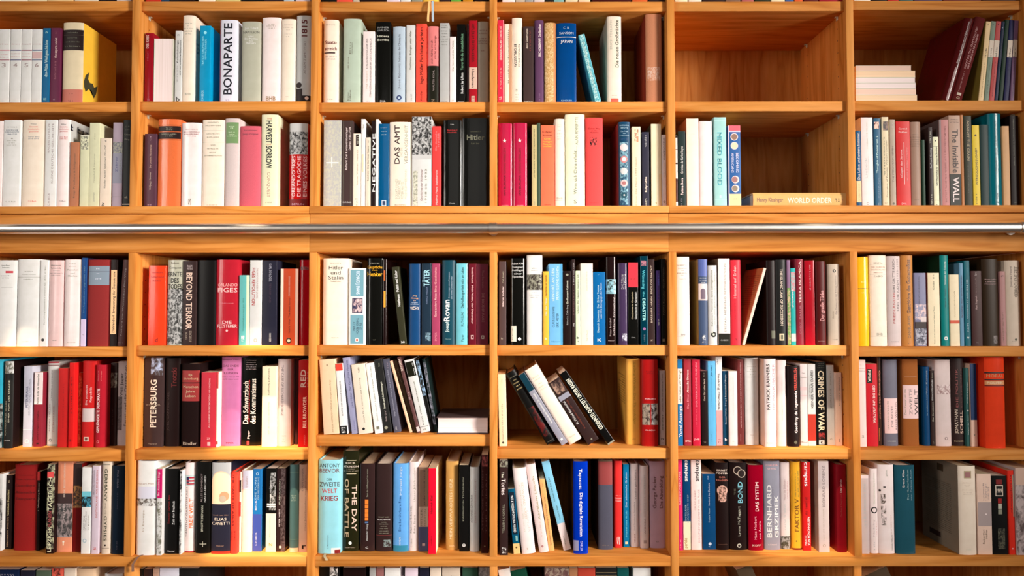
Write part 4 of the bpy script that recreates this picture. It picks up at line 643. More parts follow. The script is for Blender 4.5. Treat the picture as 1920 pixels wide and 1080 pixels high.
695 775 100 950;P;711;dark book with red landscape foot|b 0 .35 322|n .25 .5 322 a74 0 1 .014|h .42 .4 .12 b55 ~5
778 868 135 968;P;eee;white paperback with blue sky picture|b .28 .34 7cd|n .34 .46 111 5bd 0 1 .03|u .56 .73 .3 .13 433 ALBERT FRANZ|u .51 .73 .48 .13 433 an was fast denn|u .55 .73 .72 .13 665 zu glauben|c .85 .4 .2 9bc|c .85 .4 .13 eee
878 948 120 970;P;dcd;pale lilac paperback with pink downward title|u .05 .35 .25 .2 445 CHRISTOPH DIECKMANN|u .05 .59 .65 .25 c77 DEUTSCHLAND FÜR EINE SAISON|h .94 .4 .3 c55 Z
968 1055 72 972;D;dcb;ivory book titled GERMANY and its GYPSIES|b .035 .04 443 .1 .9|d .08 .43 .5 .32 443 GERMANY|d .45 .57 .5 .18 876 AND ITS|d .59 .86 .5 .32 443 GYPSIES|c .905 .5 .1 322|b .935 .94 765 .1 .9
1062 1188 120 973;D;123;dark navy book against the upright|d .05 .25 .5 .12 889 PAUL CELAN|d .3 .5 .5 .08 445 ~10|d .85 .95 .5 .1 556 ~5
@5 1 245 850
45 232 75 992;D;eee;thick white book with windswept photograph|h .24 .8 .09 a87 Geert Mak|b .27 .42 dde|b .42 .45 432 .05 .9|n .4 .48 ddd 432 0 1 .02|u .52 .75 .38 .1 ba9 In Europa
245 300 150 985;P;ddd;slim magenta-topped paperback|b 0 .34 c16|n .38 .99 ddd 776 0 1 .02|u .03 .31 .3 .35 fcd Bei Abschied Siege
308 462 150 970;D;111;black hardback with red and white upward title|u .31 .65 .32 .14 822 Timothy Garton Ash|u .38 .66 .62 .16 ddd Zeit der Freiheit|h .965 .5 .1 ddd Hanser
466 496 165 975;P;ddd;very slim grey picture book|n 0 1 ddd 222 0 1 .03
500 612 90 955;D;fee;white book with small flag and orange title|b .14 .26 cdd|b .16 .225 225 .15 .4|b .16 .178 b34 .4 .9|b .195 .213 b34 .15 .9|b .23 .245 b34 .15 .9|u .28 .83 .2 .18 655 TIMOTHY GARTON ASH|u .4 .73 .65 .34 e73 FREIE WELT|b .985 1 b22
618 765 85 965;D;110;black book with two white upward title lines|u .13 .44 .4 .12 a99 ALLES SCHMECKT|u .15 .44 .62 .13 ccc NACH ABSCHIED|u .48 .76 .45 .14 ccb BRIGITTE REIMANN|b .87 .93 ccb .5 .53|b .895 .9 ccb .3 .75
770 955 90 970;D;223;dark hardback with arched bald head portrait|b 0 .19 ccc|b .185 .455 fdb|b 0 .2 ccc|c .19 .5 .47 fdb|b .19 .45 fdb .02 .98|c .37 .68 .25 c97|c .4 .6 .18 ba9|b .44 .46 fdb|b .455 .97 223|h .575 .85 .06 976 ~14|h .62 .62 .16 edc ELIAS|h .665 .9 .16 edc CANETTI|h .91 .4 .07 a87 Hanser|b .97 1 b32
955 1032 180 970;D;e43;red book titled THE TASTE OF ASHES|d .02 .66 .4 .26 822 THE TASTE OF ASHES|d .72 .83 .3 .2 822 MARCI|d .72 .83 .65 .2 822 SHORE|u .88 .98 .5 .2 c44 ~4
1034 1058 180 955;P;edc;slim white and black striped book|b .1 .25 222|b .37 .55 d44
1060 1165 165 955;D;fed;ivory book with small grey-pink head panel|b 0 .23 dde .1 .9|u .07 .21 .5 .2 b99 Frankfurt
1168 1258 150 945;P;27b;bright blue book with white upward text|b .55 1 45a|u .1 .37 .3 .18 bde DIE FURIE|u .1 .37 .62 .18 bde DER VERZERRUNG|u .38 .5 .35 .2 eef BECK|u .77 .93 .4 .2 eef C.H.BECK|c .06 .5 .16 bde|c .06 .5 .1 27b
1300 1398 145 950;P;110;book black above and cream below|b .54 1 fec|n .05 .5 110 bbb .4 .95 .012|u .15 .5 .4 .16 ddd The Hmong und hung|b .42 .44 ddd .1 .95|b .45 .465 ddd .1 .95|u .58 .82 .4 .12 edb ~10|h .91 .3 .3 ba6 N
1402 1485 145 948;PG;322;dark brown textured book with white upward title|n 0 1 322 655 .5 1 .01|u .13 .44 .35 .16 ccb SPURENSUCHERIN|u .49 .7 .35 .16 edd PETER WEISS|b .93 .96 edc .35 .6
1525 1612 110 955;D;577;sage green-blue book with cream foot|b .95 1 fdb|b .09 .095 798|h .35 .6 .1 bcb ~6|h .37 .5 .1 bcb ~5|h .39 .5 .1 bcb ~5|h .41 .6 .1 bcb ~6|b .85 .855 798
1616 1700 110 955;D;b98;tan-grey book with black corner mark at right end|u .04 .3 .42 .2 766 DAN DINER|u .12 .75 .75 .16 876 Das Jahrhundert verstehen|b .92 .96 111 .4 .6|b .92 .93 111 .4 .85
@5 2 585 835
55 275 140 1045;D;9de;broad light blue hardback with black and red capitals|h .06 .9 .18 322 ANTONY|h .115 .9 .18 733 BEEVOR|h .21 .25 .12 455 DER|h .26 .9 .2 433 ZWEITE|h .33 .68 .2 c33 WELT|h .41 .75 .22 933 KRIEG|b .94 1 eee .6 1|b .96 1 822 .75 1|u .8 .95 .45 .06 578 C. Bertelsmann
285 445 55 1020;DG;221;tallest black hardback titled THE DAY OF BATTLE|b .09 .097 dca .25 .85|h .12 .6 .12 edc RICK|h .155 .95 .13 edc ATKINSON|h .18 .5 .04 ba9 ~8|h .2 .95 .04 ba9 ~14|b .225 .232 dca .25 .85|d .34 .8 .75 .3 ecb THE DAY|d .28 .86 .28 .26 ca8 OF BATTLE|c .92 .5 .1 eee|h .965 .65 .05 cba HENRY HOLT
458 600 178 1022;DG;322;black book with row of orange squares|u .06 .38 .5 .1 998 Stern der Hoffnung auf den weiten|b .41 .46 f83 .35 .58|b .465 .51 f83 .35 .58|b .52 .56 f83 .35 .58|b .565 .61 f83 .35 .58|b .615 .65 f83 .35 .58|b .66 .68 57a .35 .58|u .69 .88 .5 .12 ddd Alexander Osang|h .95 .18 .2 eee c
612 768 178 1022;D;322;black book with small white text block|h .61 .65 .06 998 ERNST KLEE|h .64 .8 .09 eee AUSCHWITZ|h .67 .35 .06 998 TÄTER,|h .69 .55 .06 998 GEHILFEN,|h .715 .4 .06 998 OPFER|h .74 .5 .06 998 UND WAS|h .77 .55 .06 998 AUS IHNEN|h .795 .6 .06 998 WURDE|b .815 .82 733|n .87 .95 322 899 .5 .95 .012
780 925 175 1025;D;6ae;sky blue hardback with white upward handwriting|b .93 1 38a|u .04 .36 .5 .14 cde Michael Jürgs|u .37 .77 .45 .16 248 Eine berührbare Frau|u .84 .93 .45 .12 eee ~7
930 1022 160 1018;D;edd;white hardback with two lines of grey upward script|u .06 .45 .6 .18 887 Unser Jahrhundert|u .5 .8 .25 .18 665 Helmut Schmidt|u .6 .8 .62 .18 665 Fritz Stern|u .86 .96 .3 .16 998 C.H.Beck
1026 1118 210 1022;P;976;mauve book with cream and slate lower bands|b .47 .71 ca9|b .71 1 557|u .03 .45 .6 .16 655 ~16|u .5 .7 .3 .2 876 HITLER|u .5 .7 .7 .16 876 MARTIN|b .905 .935 dbb .4 .7
1120 1195 222 1048;P;e13|fec;bright red paperback with black upward title|u .32 .53 .42 .25 711 Heinrich Kiel|u .78 .9 .4 .12 a11 ~7
1290 1410 155 1008;D;c95;ochre hardback with pale gold upward title|u .2 .88 .4 .2 edb MEIN VERWUNDETES HERZ|u .6 .87 .75 .1 dc8 ~16|h .955 .4 .1 fdb DVA
1420 1510 190 1022;P;111;black slim hardback with small white emblem|u .14 .65 .42 .14 998 KAMINSKI IN TSCHIRIKOV|c .93 .5 .18 ccc|c .925 .5 .07 111
1520 1612 210 1025;D;ddd;silver white book with pink downward title|u .33 .66 .2 .2 322 JOHANNES CZWALINA|u .13 .66 .6 .18 caa DAS SCHWEIGEN REDET
1632 1700 90 1040;P;311;dark maroon book against the upright|n 0 .12 311 a55 .1 .9 .012|u .15 .78 .2 .18 755 ATEMLOSE FREIHEIT|u .2 .8 .7 .16 644 THE HUMAN|c .93 .5 .1 875
@5 3 920 850
100 180 58 982;P;322;black paperback titled The Tories|n 0 .08 322 998 0 1 .014|d .13 .19 .4 .3 eed The|d .2 .37 .5 .5 fee Tories|d .47 .77 .5 .25 998 TIMOTHY HEPPELL|n .92 .98 322 eee .3 .8 .012
215 280 340 972 L160;P;057;short teal slim paperback with yellow foot|b .84 1 fc8|b .05 .7 123 .15 .85|d .1 .67 .5 .35 eee WIT & WISDOM OF EZRA POUND|b .72 .8 8bb .5 .8|c .9 .5 .14 653
308 437 135 975 L215;D;fee;broad white leaning book with pale embossed text|d .17 .6 .6 .16 dcb EDWARD SAID|d .2 .75 .4 .1 ddc ~20|d .5 .75 .75 .2 dcc KISSINGER|h .94 .2 .14 cba ~1
465 556 97 962 L330;D;edd;ivory leaning book with grey spaced name|u .14 .63 .55 .22 ba8 Abraham Lincoln|u .65 .83 .5 .18 dba Vincenz|c .93 .4 .12 b88
558 610 245 945 L462;P;fb7;slim orange leaning paperback|u .04 .1 .5 .2 c86 ~3|u .25 .92 .5 .25 a75 Revolution und Umwälzung in Europa Stefan Sacks
705 778 65 940 L490;P;8ce;light blue leaning book with white foot|b .7 1 edd|u .18 .45 .4 .2 466 Haben Gift der Zeit|u .5 .66 .5 .2 577 Gerhard R. Ritter|u .84 .95 .4 .16 776 ~10
800 940 80 970;DG;03b|532;glossy cobalt blue hardback with white downward title|b .855 .965 99b 0 .35|d .08 .3 .5 .22 eef Tapscott|d .34 .81 .55 .22 eef Die digitale Revolution|d .86 .97 .55 .16 ccf GABLER
1040 1180 62 930;H;556|322;rounded book rust red above and grey below|b .02 .28 944|b 0 .02 654|h .95 .5 .06 876 ~5
1190 1272 72 912;D;e33;bright red slim hardback|h .4 .6 .08 fcc ~6|h .43 .8 .2 fcc Globale|h .46 .7 .2 fdd Trends|u .87 .96 .5 .35 fcc S
1280 1338 105 903;P;07a;turquoise blue slim paperback|u .1 .52 .5 .25 cde Der atlantische Graben|u .56 .88 .5 .24 7cd Matthias Rüb|b .935 .965 eda .3 .75
1352 1430 100 903;D;dcc;pale grey hardback with upward italic text|u .07 .43 .6 .22 988 Vereint gescheitert|u .46 .8 .45 .12 877 Karl-Theodor zu Guttenberg|u .84 .95 .5 .18 844 HERDER
1448 1530 120 918;D;dcc;pale grey hardback with faded dark red capitals|u .12 .35 .5 .16 aaa GÜTERSLOH|u .38 .62 .5 .14 b99 GÖTTLICH|u .64 .82 .5 .15 633 AMERIKA|b .9 .94 a99 .35 .7
1538 1690 78 915;D;b9a;broad mauve grey book with tall brown-red capitals|u .17 .54 .3 .22 644 George Packer|u .17 .54 .72 .22 644 Die Abwicklung|h .92 .2 .12 877 ~1
@5 4 1262 850
55 96 62 935;P;d37;slim hot pink book|u .13 .5 .4 .4 fcb RECONVENANE|u .88 .98 .4 .25 fbb ~3
100 172 62 930;P;047;slim teal-blue book with cream foot and white lettering|b .685 1 ffd|d -.0 .24 .55 .5 fff campus|u .5 .7 .35 .2 cee VON TOURNER|u .39 .7 .65 .2 9bc DER PERFEKTE CHEF|u .87 .98 .3 .4 a94 perfekt
178 278 62 930;P;fee;white book with black lettering at head|d -.0 .24 .7 .4 222 campus|u .33 .56 .4 .16 c99 GRUND & BARTL|u .33 .92 .75 .16 b88 EXECUTIVE MANAGEMENT IN DER PRAXIS
290 413 198 928;P;047|877;navy blue paperback with white emblem|d .03 .08 .45 .1 cde ~4|u .12 .42 .5 .12 bcd Neuland des Denkens|u .45 .64 .5 .12 9bc Frederic Vester|c .925 .55 .12 cde|h .96 .15 .1 bcd ~1
418 545 92 932;D;211;black hardback with pale skull-like mask ornament|h .085 .8 .13 fed ERNST|h .12 .9 .13 fed PÖPPEL|h .165 .45 .12 d87 DER|h .2 .9 .13 c76 RAHMEN|c .32 .5 .4 eba|c .37 .52 .3 eba|b .38 .45 eba .35 .7|n .27 .44 eba 532 .2 .8 .014|h .935 .7 .07 754 HANSER
555 722 90 932;D;211;thick black hardback with pale blue word BOND|c .09 .45 .24 cba|c .09 .45 .2 211|c .125 .68 .24 cba|c .125 .68 .2 211|u .22 .46 .58 .28 8cd BOND|u .3 .37 .28 .1 776 THE|u .5 .84 .5 .14 ccb Lynne McTaggart|c .95 .5 .12 ddc|c .95 .5 .07 322
735 880 115 938;DG;902|723;glossy raspberry red hardback|u .2 .54 .55 .22 fdd DAS SYSTEM|u .6 .87 .42 .17 fbc Hans Herbert|u .66 .87 .72 .15 fbc von Arnim|h .94 .55 .14 ecc KOPP
886 1040 75 932;D;99a;grey hardback with very large white upward capitals|h .045 .75 .11 fbb CLAUDIA|h .085 .55 .1 fcc SEWIG|u .27 .86 .3 .28 eee BERNHARD|u .39 .86 .75 .26 eee GRZIMEK|u .28 .86 .53 .06 655 ~30|h .94 .55 .08 dcc LÜBBE
1044 1138 88 925;D;edd;white hardback with photographic foot|n .85 1 443 aaa 0 1 .014|u .2 .44 .4 .2 b99 Wenn die Elefanten|u .22 .42 .7 .18 daa weinen|u .48 .78 .4 .14 ccc ~14
1155 1250 83 932;D;fb3;bright orange-yellow hardback|u .42 .79 .45 .42 852 FAKTOR V|u .1 .4 .62 .12 774 ~30|u .12 .4 .35 .1 775 ~20|c .9 .4 .08 763|b .98 1 832
1258 1334 85 938;P;d22;red slim book with white downward lettering|d .0 .27 .5 .5 fff campus|u .38 .6 .4 .3 611 ~10|u .62 .94 .7 .3 fee VON MÜNCHHAUSEN|u .83 .94 .3 .25 fdd MARCO
1408 1512 75 952;P;dcc|a98;protruding pale grey-white book|u .05 .5 .5 .26 988 KONRAD LORENZ|u .53 .88 .45 .12 ba9 ~26|c .93 .5 .14 ba9|c .93 .5 .08 dcc
1590 1685 110 955;D;912;deep red hardback near the right upright|u .17 .32 .4 .2 ecc Die Sünde|u .34 .6 .4 .16 a44 Gerhard Seyfried|b .91 .912 712
@5 5 1590 850
132 210 210 968;P;dcc;slim pale grey book at the left end|b 0 .04 fee|u .1 .65 .45 .3 ccc ~12
222 300 148 965;D;fee;slim white book with black ring ornament|u .05 .42 .5 .22 ddc Gemeinsam des Lebens|c .49 .5 .4 222|c .49 .5 .26 fee|u .6 .8 .4 .2 cbb Nadolny|u .62 .8 .75 .1 daa ~10|u .86 .96 .4 .2 ccc ~4
305 460 110 968;D;fee;broad white book with black ink sketch|n .33 .68 fee 543 .15 .45 .02|b .24 .26 211 .3 .45|c .29 .1 .07 211|u .06 .13 .5 .1 998 gelebt|u .56 .78 .75 .05 c98 ~16|u .79 .96 .8 .07 543 NAGEL VERLAG
472 660 115 972;DG;256;teal grey-green hardback with white name|u .05 .25 .4 .12 eee Ernst Klee|u .05 .39 .62 .09 9bb Das Kulturlexikon|u .05 .4 .8 .07 8ab zum Dritten Reich
1085 1252 122 992;D;fed|987;tall protruding ivory book with small brown square|b .055 .14 ba8 .3 .72|b .07 .13 a77 .35 .67|h .19 .6 .05 dcb ~9|h .215 .4 .05 dcb ~5|h .23 .3 .05 dcb ~3|h .27 .6 .05 dcb ~8|h .3 .5 .05 dcb ~7|h .32 .6 .05 dcb ~8|h .94 .3 .04 ddc ~3
1256 1395 200 975;P;fdc;cream book with grey square at middle|b .35 .65 baa .05 1|c .5 .6 .06 fee|u .11 .33 .45 .1 baa ~12|u .12 .33 .62 .1 cbb ~10|u .15 .32 .78 .08 cbb ~9|u .69 .87 .4 .12 765 Sebastian|u .69 .8 .6 .12 765 Haffner
1398 1545 215 975;P;111;black book with number panel and red squares|b .05 .11 822 .3 .7|b .12 .26 edc .25 .75|b .13 .25 111 .3 .7|h .19 .35 .25 edc 1989|b .29 .35 a22 .4 .65|b .355 .42 ccb .4 .65|b .43 .49 998 .4 .65|n .67 .93 111 665 .35 .8 .012
1560 1620 165 985 L1535;P;e32;bright red slim book with grey lettering|u .05 .5 .5 .18 622 ~20|b .05 .55 a98 .75 .95|c .93 .5 .12 fbb
1630 1800 140 985;P;cbb;book with brown-grey photograph at the right edge|n .2 1 cbb 655 0 1 .04|b 0 .2 dba
@0 0 0 0 3
-90 154 0;P;fed;cream book right of the frame edge
158 262 0;P;edb;tan-white book
268 408 0;P;ec9;pale yellow book
420 552 0;P;edc;off-white book
556 652 0;P;211;dark book
656 736 0;P;dcc;pale grey book
@0 1 0 0 3
820 904 0;P;c32;red book
908 950 0;P;246;slim navy book
956 1092 0;P;211;dark book left of the cream one
1116 1210 0;P;fed;cream book
1214 1352 0;P;dc8;olive yellow book
1356 1480 0;P;111;black book beside the olive yellow one
1484 1590 0;P;322;dark brown book
1596 1650 0;P;bcd;slim pale blue book
1664 1744 0;P;dcd;lilac white book
@0 2 590 0 3
32 120 0;P;111;black book at the left end
124 212 0;P;e54;coral red book
216 252 0;P;cba;slim greyish book
256 402 0;P;211;broad black book
405 480 0;P;ede;white book right of the broad black one
484 540 0;P;eee;second white book
545 604 0;P;998;black and white striped book
608 702 0;D;fc5;yellow book with two bookmark ribbons
706 762 0;P;322;dark book right of the yellow one
766 822 0;P;6a4;green book
834 890 0;P;c82;orange-brown book
900 972 0;P;211;dark book beside the right upright
@0 3 590 0 3
1055 1126 0;P;fee;ivory book at the left end
1130 1182 0;P;cba;slim patterned book
1185 1230 0;P;aaa;slim grey book
1234 1292 0;P;edd;off-white book
1298 1340 0;P;222;slim black book
1345 1402 0;P;8bb;pale teal book
1410 1480 0;P;edb;cream book
1485 1550 0;P;fdb;peach book
1560 1780 0;P;411;broad dark red-brown book
1786 1872 0;P;d63;orange-red book
1878 1966 0;P;322;dark book at the right end
@0 4 1220 0 2.743
125 190 0;P;fec;first cream book
195 262 0;P;fed;second cream book beside it
268 382 0;P;322;dark brown book
386 462 0;P;865;mottled brown book
468 530 0;P;b66;dusty pink book
536 612 0;P;332;dark green-grey book
620 690 0;P;fec;cream book in the middle
694 736 0;P;46a;slim blue book
740 782 0;P;e63;slim orange-red book
788 862 0;P;622;maroon book
868 988 0;P;a23;crimson book
@0 5 1220 0 2.743
1046 1130 0;P;fed;cream book
1133 1216 0;P;211;black book
1220 1276 0;P;c22;red book
1280 1350 0;P;466;slate teal book
1356 1500 0;P;546;purple-grey book
1506 1700 0;P;733;broad red-brown book
1706 1900 0;P;422;broad dark maroon book
@6 0 0 1030 3
-90 106 114;P;124;navy book|h .06 .8 .1 99a ~10
115 196 118;P;223;black book
202 286 118;P;565;grey-green book
292 356 106;P;e65;salmon red book with black figure|n 0 .3 e65 311 .15 .8 .02
360 426 106;P;edc;cream book
430 532 110;D;eca;rounded tan book
585 685 140;D;eee;white book with black letters standing forward|h .05 .8 .15 222 ICE
@6 1 0 1030 3
735 806 110;P;111;black book below the hanging ribbon|h .07 .8 .1 998 ~8
808 854 112;P;322;slim dark brown book
860 894 108;P;b98;slim pinkish book|h .05 .6 .15 654 KY|h .09 .6 .15 654 DIE
898 1006 106;P;dde;pale lilac white book
1010 1116 106;PG;222;glossy black book
@6 2 590 1030 2.824
28 132 92;P;111;black book with white diagonal strokes|n 0 .2 111 eee .5 .9 .02
150 270 96;P;211;broad black-brown book
290 322 98;P;aaa;slim grey book
325 365 100;P;966;slim red-brown book
370 452 98;P;eee;first rounded white book
478 546 98;P;ede;second rounded white book
555 606 98;P;223;slim slate book
611 670 96;P;edc;cream book
675 770 96;P;dcb;pale book with faint lettering|h .1 .5 .1 665 ~7
782 864 96;P;354;dark green book
868 940 94;P;777;grey book leaning at the upright|n 0 1 777 aaa 0 1 .02
@6 3 590 1030 2.824
968 1030 98 L942;P;eee;white book leaning left with red mark|b .15 .25 c32
1040 1122 98 L1024;P;143;dark green leaning book|h .12 .4 .2 ccb K
1172 1302 98;P;755;book with brown photographic cover|n 0 1 644 a98 0 1 .02
1306 1352 98;P;a75;slim tan book
1372 1466 98;P;b43;red cloth book
1478 1592 98;P;222;black book with gold rules|b .05 .055 986|b .08 .085 986
1600 1662 98;P;155;dark teal book
1686 1782 98;P;eee;white book at the right of the row
@6 4 1250 1030 2.866
560 640 80 L470;P;543;brown book leaning left
@6 5 1250 1030 2.866
950 1120 90 L860;P;543;broad brown book leaning left
"""

# ------------------------------------------------------------------ books
RND = random.Random(7)
BASE_FONT = {}
def glyph_mesh(text, bold):
    """text outline as a mesh, normalised to a unit box (x 0..1, y 0..1)"""
    key = (text, bold)
    if key in BASE_FONT: return BASE_FONT[key]
    cu = bpy.data.curves.new('t', 'FONT'); cu.body = text; cu.size = 1; cu.resolution_u = 2; cu.offset = 0
    ob = bpy.data.objects.new('t', cu)
    me = bpy.data.meshes.new_from_object(ob)
    vs = [v.co.copy() for v in me.vertices]; fs = [tuple(p.vertices) for p in me.polygons]
    bpy.data.objects.remove(ob); bpy.data.curves.remove(cu); bpy.data.meshes.remove(me)
    x0 = min(v.x for v in vs); x1 = max(v.x for v in vs)
    # height is measured on the capitals so that descenders hang below
    cap = .729
    r = ([((v.x-x0)/(x1-x0), v.y/cap) for v in vs], fs, (x1-x0)/cap)
    BASE_FONT[key] = r; return r
def micro(n):
    """tiny print too small to read: n rows of short strokes in a unit box"""
    vs, fs = [], []; x = 0; tot = 0; cells = []
    for q in range(n):
        w = RND.choice((.55, .7, .8)); cells.append((x, w)); x += 1.0 if RND.random() > .16 else 1.6
    W_ = x
    for (cx_, w) in cells:
        t = RND.random()
        rects = [(0, 0, .26, 1.0)] if t < .25 else []
        if t < .8: rects += [(0, .0, w, .2), (0, .5, w, .7)] if t < .5 else [(w-.24, 0, w, .72), (0, .52, w, .72)]
        else: rects += [(0, 0, .22, .7), (0, 0, w, .2), (w-.22, 0, w, .7)]
        for (a, b, c, d) in rects:
            i = len(vs); vs += [((cx_+a)/W_, b), ((cx_+c)/W_, b), ((cx_+c)/W_, d), ((cx_+a)/W_, d)]; fs.append((i, i+1, i+2, i+3))
    return vs, fs, W_*.75

class Book:
    """local frame: x across the spine, y into the shelf, z up; the spine faces -y"""
    def __init__(s, w, h, d, kind, gloss):
        s.w, s.h, s.d, s.kind = w, h, d, kind
        s.round = kind in 'DH' and w > .007
        s.b = min(.17*w, .0045) if s.round else 0.0
        s.bevel = min(.0012, w*.2)
    def f(s, x):
        u = max(-1, min(1, 2*x/s.w-1))
        if s.round: return s.b*(1-math.sqrt(max(0, 1-.95*u*u)))/(1-math.sqrt(.05))
        e = min(x, s.w-x)
        return s.bevel*(1-math.sqrt(max(0, 1-(1-e/s.bevel)**2))) if e < s.bevel else 0.0

def shell(bk, mi_side):
    """cover: spine and two boards as one folded sheet"""
    w, h, d = bk.w, bk.h, bk.d
    t = min(.0026, w*.16) if bk.kind in 'DH' else min(.0006, w*.1)
    n = 14 if bk.round else 8
    xs = [w*(i/n) for i in range(n+1)] if bk.round else [0, bk.bevel*.12, bk.bevel*.45, bk.bevel, w/2, w-bk.bevel, w-bk.bevel*.45, w-bk.bevel*.12, w]
    outer = []
    hard = bk.kind == 'H'
    y0 = bk.f(0)
    outer.append((0, d, 1))
    if hard: outer += [(0, y0+.011, 1), (min(.0009, w*.08), y0+.008, 1), (0, y0+.005, 1)]
    outer += [(x, bk.f(x), 0) for x in xs]
    if hard: outer += [(w, y0+.005, 1), (w-min(.0009, w*.08), y0+.008, 1), (w, y0+.011, 1)]
    outer.append((w, d, 1))
    # inner side: simple offset
    inner = []
    for (x, y, m) in outer:
        u = 2*x/w-1
        xi = min(max(x, t), w-t)
        yi = y if y > y0+.004 else y+t*(1 if abs(u) < .9 else 1.0)
        inner.append((xi, yi, m))
    bm = bmesh.new()
    O = [[bm.verts.new((x, y, z)) for (x, y, m) in outer] for z in (0, h)]
    I = [[bm.verts.new((x, y, z)) for (x, y, m) in inner] for z in (0, h)]
    for i in range(len(outer)-1):
        side = outer[i][2] or outer[i+1][2]
        mi = mi_side if side else 0
        for quad in ((O[0][i], O[0][i+1], O[1][i+1], O[1][i]), (I[0][i+1], I[0][i], I[1][i], I[1][i+1]),
                     (O[1][i], O[1][i+1], I[1][i+1], I[1][i]), (O[0][i+1], O[0][i], I[0][i], I[0][i+1])):
            try: bm.faces.new(quad).material_index = mi
            except ValueError: pass
    for i in (0, -1):
        q = (O[0][i], O[1][i], I[1][i], I[0][i]); bm.faces.new(q if i == 0 else q[::-1]).material_index = mi_side
    bmesh.ops.recalc_face_normals(bm, faces=bm.faces)
    return bm, t

def page_block(bk, t):
    w, h, d = bk.w, bk.h, bk.d
    over = .0028 if bk.kind in 'DH' else .0002
    x0, x1 = t+.0001, w-t-.0001
    yf = bk.f(0)+t+.0006; yb = d-over-.0005
    bm = bmesh.new(); n = 8
    xs = [x0+(x1-x0)*i/n for i in range(n+1)]
    fr = [(x, bk.f(x)+t+.0004) for x in xs]
    dip = min(.10*w, .004) if bk.kind in 'DH' else 0
    br = [(x, yb-dip*(1-((2*(x-x0)/(x1-x0)-1)**2))) for x in reversed(xs)]
    ring = fr+br
    lo = [bm.verts.new((x, y, over)) for x, y in ring]; hi = [bm.verts.new((x, y, h-over)) for x, y in ring]
    k_ = len(ring)
    for i in range(k_): bm.faces.new((lo[i], lo[(i+1) % k_], hi[(i+1) % k_], hi[i]))
    m = n+1
    for i in range(n):
        bm.faces.new((hi[i], hi[i+1], hi[k_-2-i], hi[k_-1-i])); bm.faces.new((lo[i+1], lo[i], lo[k_-1-i], lo[k_-2-i]))
    bmesh.ops.recalc_face_normals(bm, faces=bm.faces)
    return bm

class Print:
    """flat printing wrapped on the spine; later items lie a hair above earlier ones"""
    def __init__(s, bk): s.bk = bk; s.bm = bmesh.new(); s.mats = []; s.n = 0
    def flush(s, name, parent):
        s.build(name, parent); s.bm = bmesh.new(); s.mats = []; s.n = 0
    def mi(s, m):
        if m not in s.mats: s.mats.append(m)
        return s.mats.index(m)
    def add(s, pts, faces, mat, layer):
        """pts are (x fraction, z fraction from the top)"""
        bk = s.bk; mi = s.mi(mat); t = bmesh.new()
        vs = [t.verts.new((x*bk.w, 0, bk.h*(1-z))) for x, z in pts]
        for f in faces:
            try: t.faces.new([vs[i] for i in f])
            except ValueError: pass
        xs = [x for x, z in pts]
        if bk.round and max(xs)-min(xs) > .06:
            for q in range(1, 14):
                g = t.verts[:]+t.edges[:]+t.faces[:]
                if not t.verts: break
                bmesh.ops.bisect_plane(t, geom=g, plane_co=(bk.w*q/14, 0, 0), plane_no=(1, 0, 0))
        elif not bk.round and (min(xs)*bk.w < bk.bevel or (1-max(xs))*bk.w < bk.bevel):
            for q in (.12, .45, 1.0):
                for xx in (bk.bevel*q, bk.w-bk.bevel*q):
                    g = t.verts[:]+t.edges[:]+t.faces[:]
                    bmesh.ops.bisect_plane(t, geom=g, plane_co=(xx, 0, 0), plane_no=(1, 0, 0))
        off = .00014+.00007*layer
        t.verts.index_update(); m = {}
        for v in t.verts:
            m[v.index] = s.bm.verts.new((v.co.x, bk.f(v.co.x)-off, v.co.z))
        for f in t.faces:
            try:
                nf = s.bm.faces.new([m[v.index] for v in f.verts]); nf.material_index = mi
            except ValueError: pass
        t.free(); s.n += 1
    def build(s, name, parent):
        if not s.n: s.bm.free(); return
        for f in s.bm.faces:
            f.normal_update()
            if f.normal.y > 0: f.normal_flip()
        return bm_obj(name, s.bm, s.mats, parent)

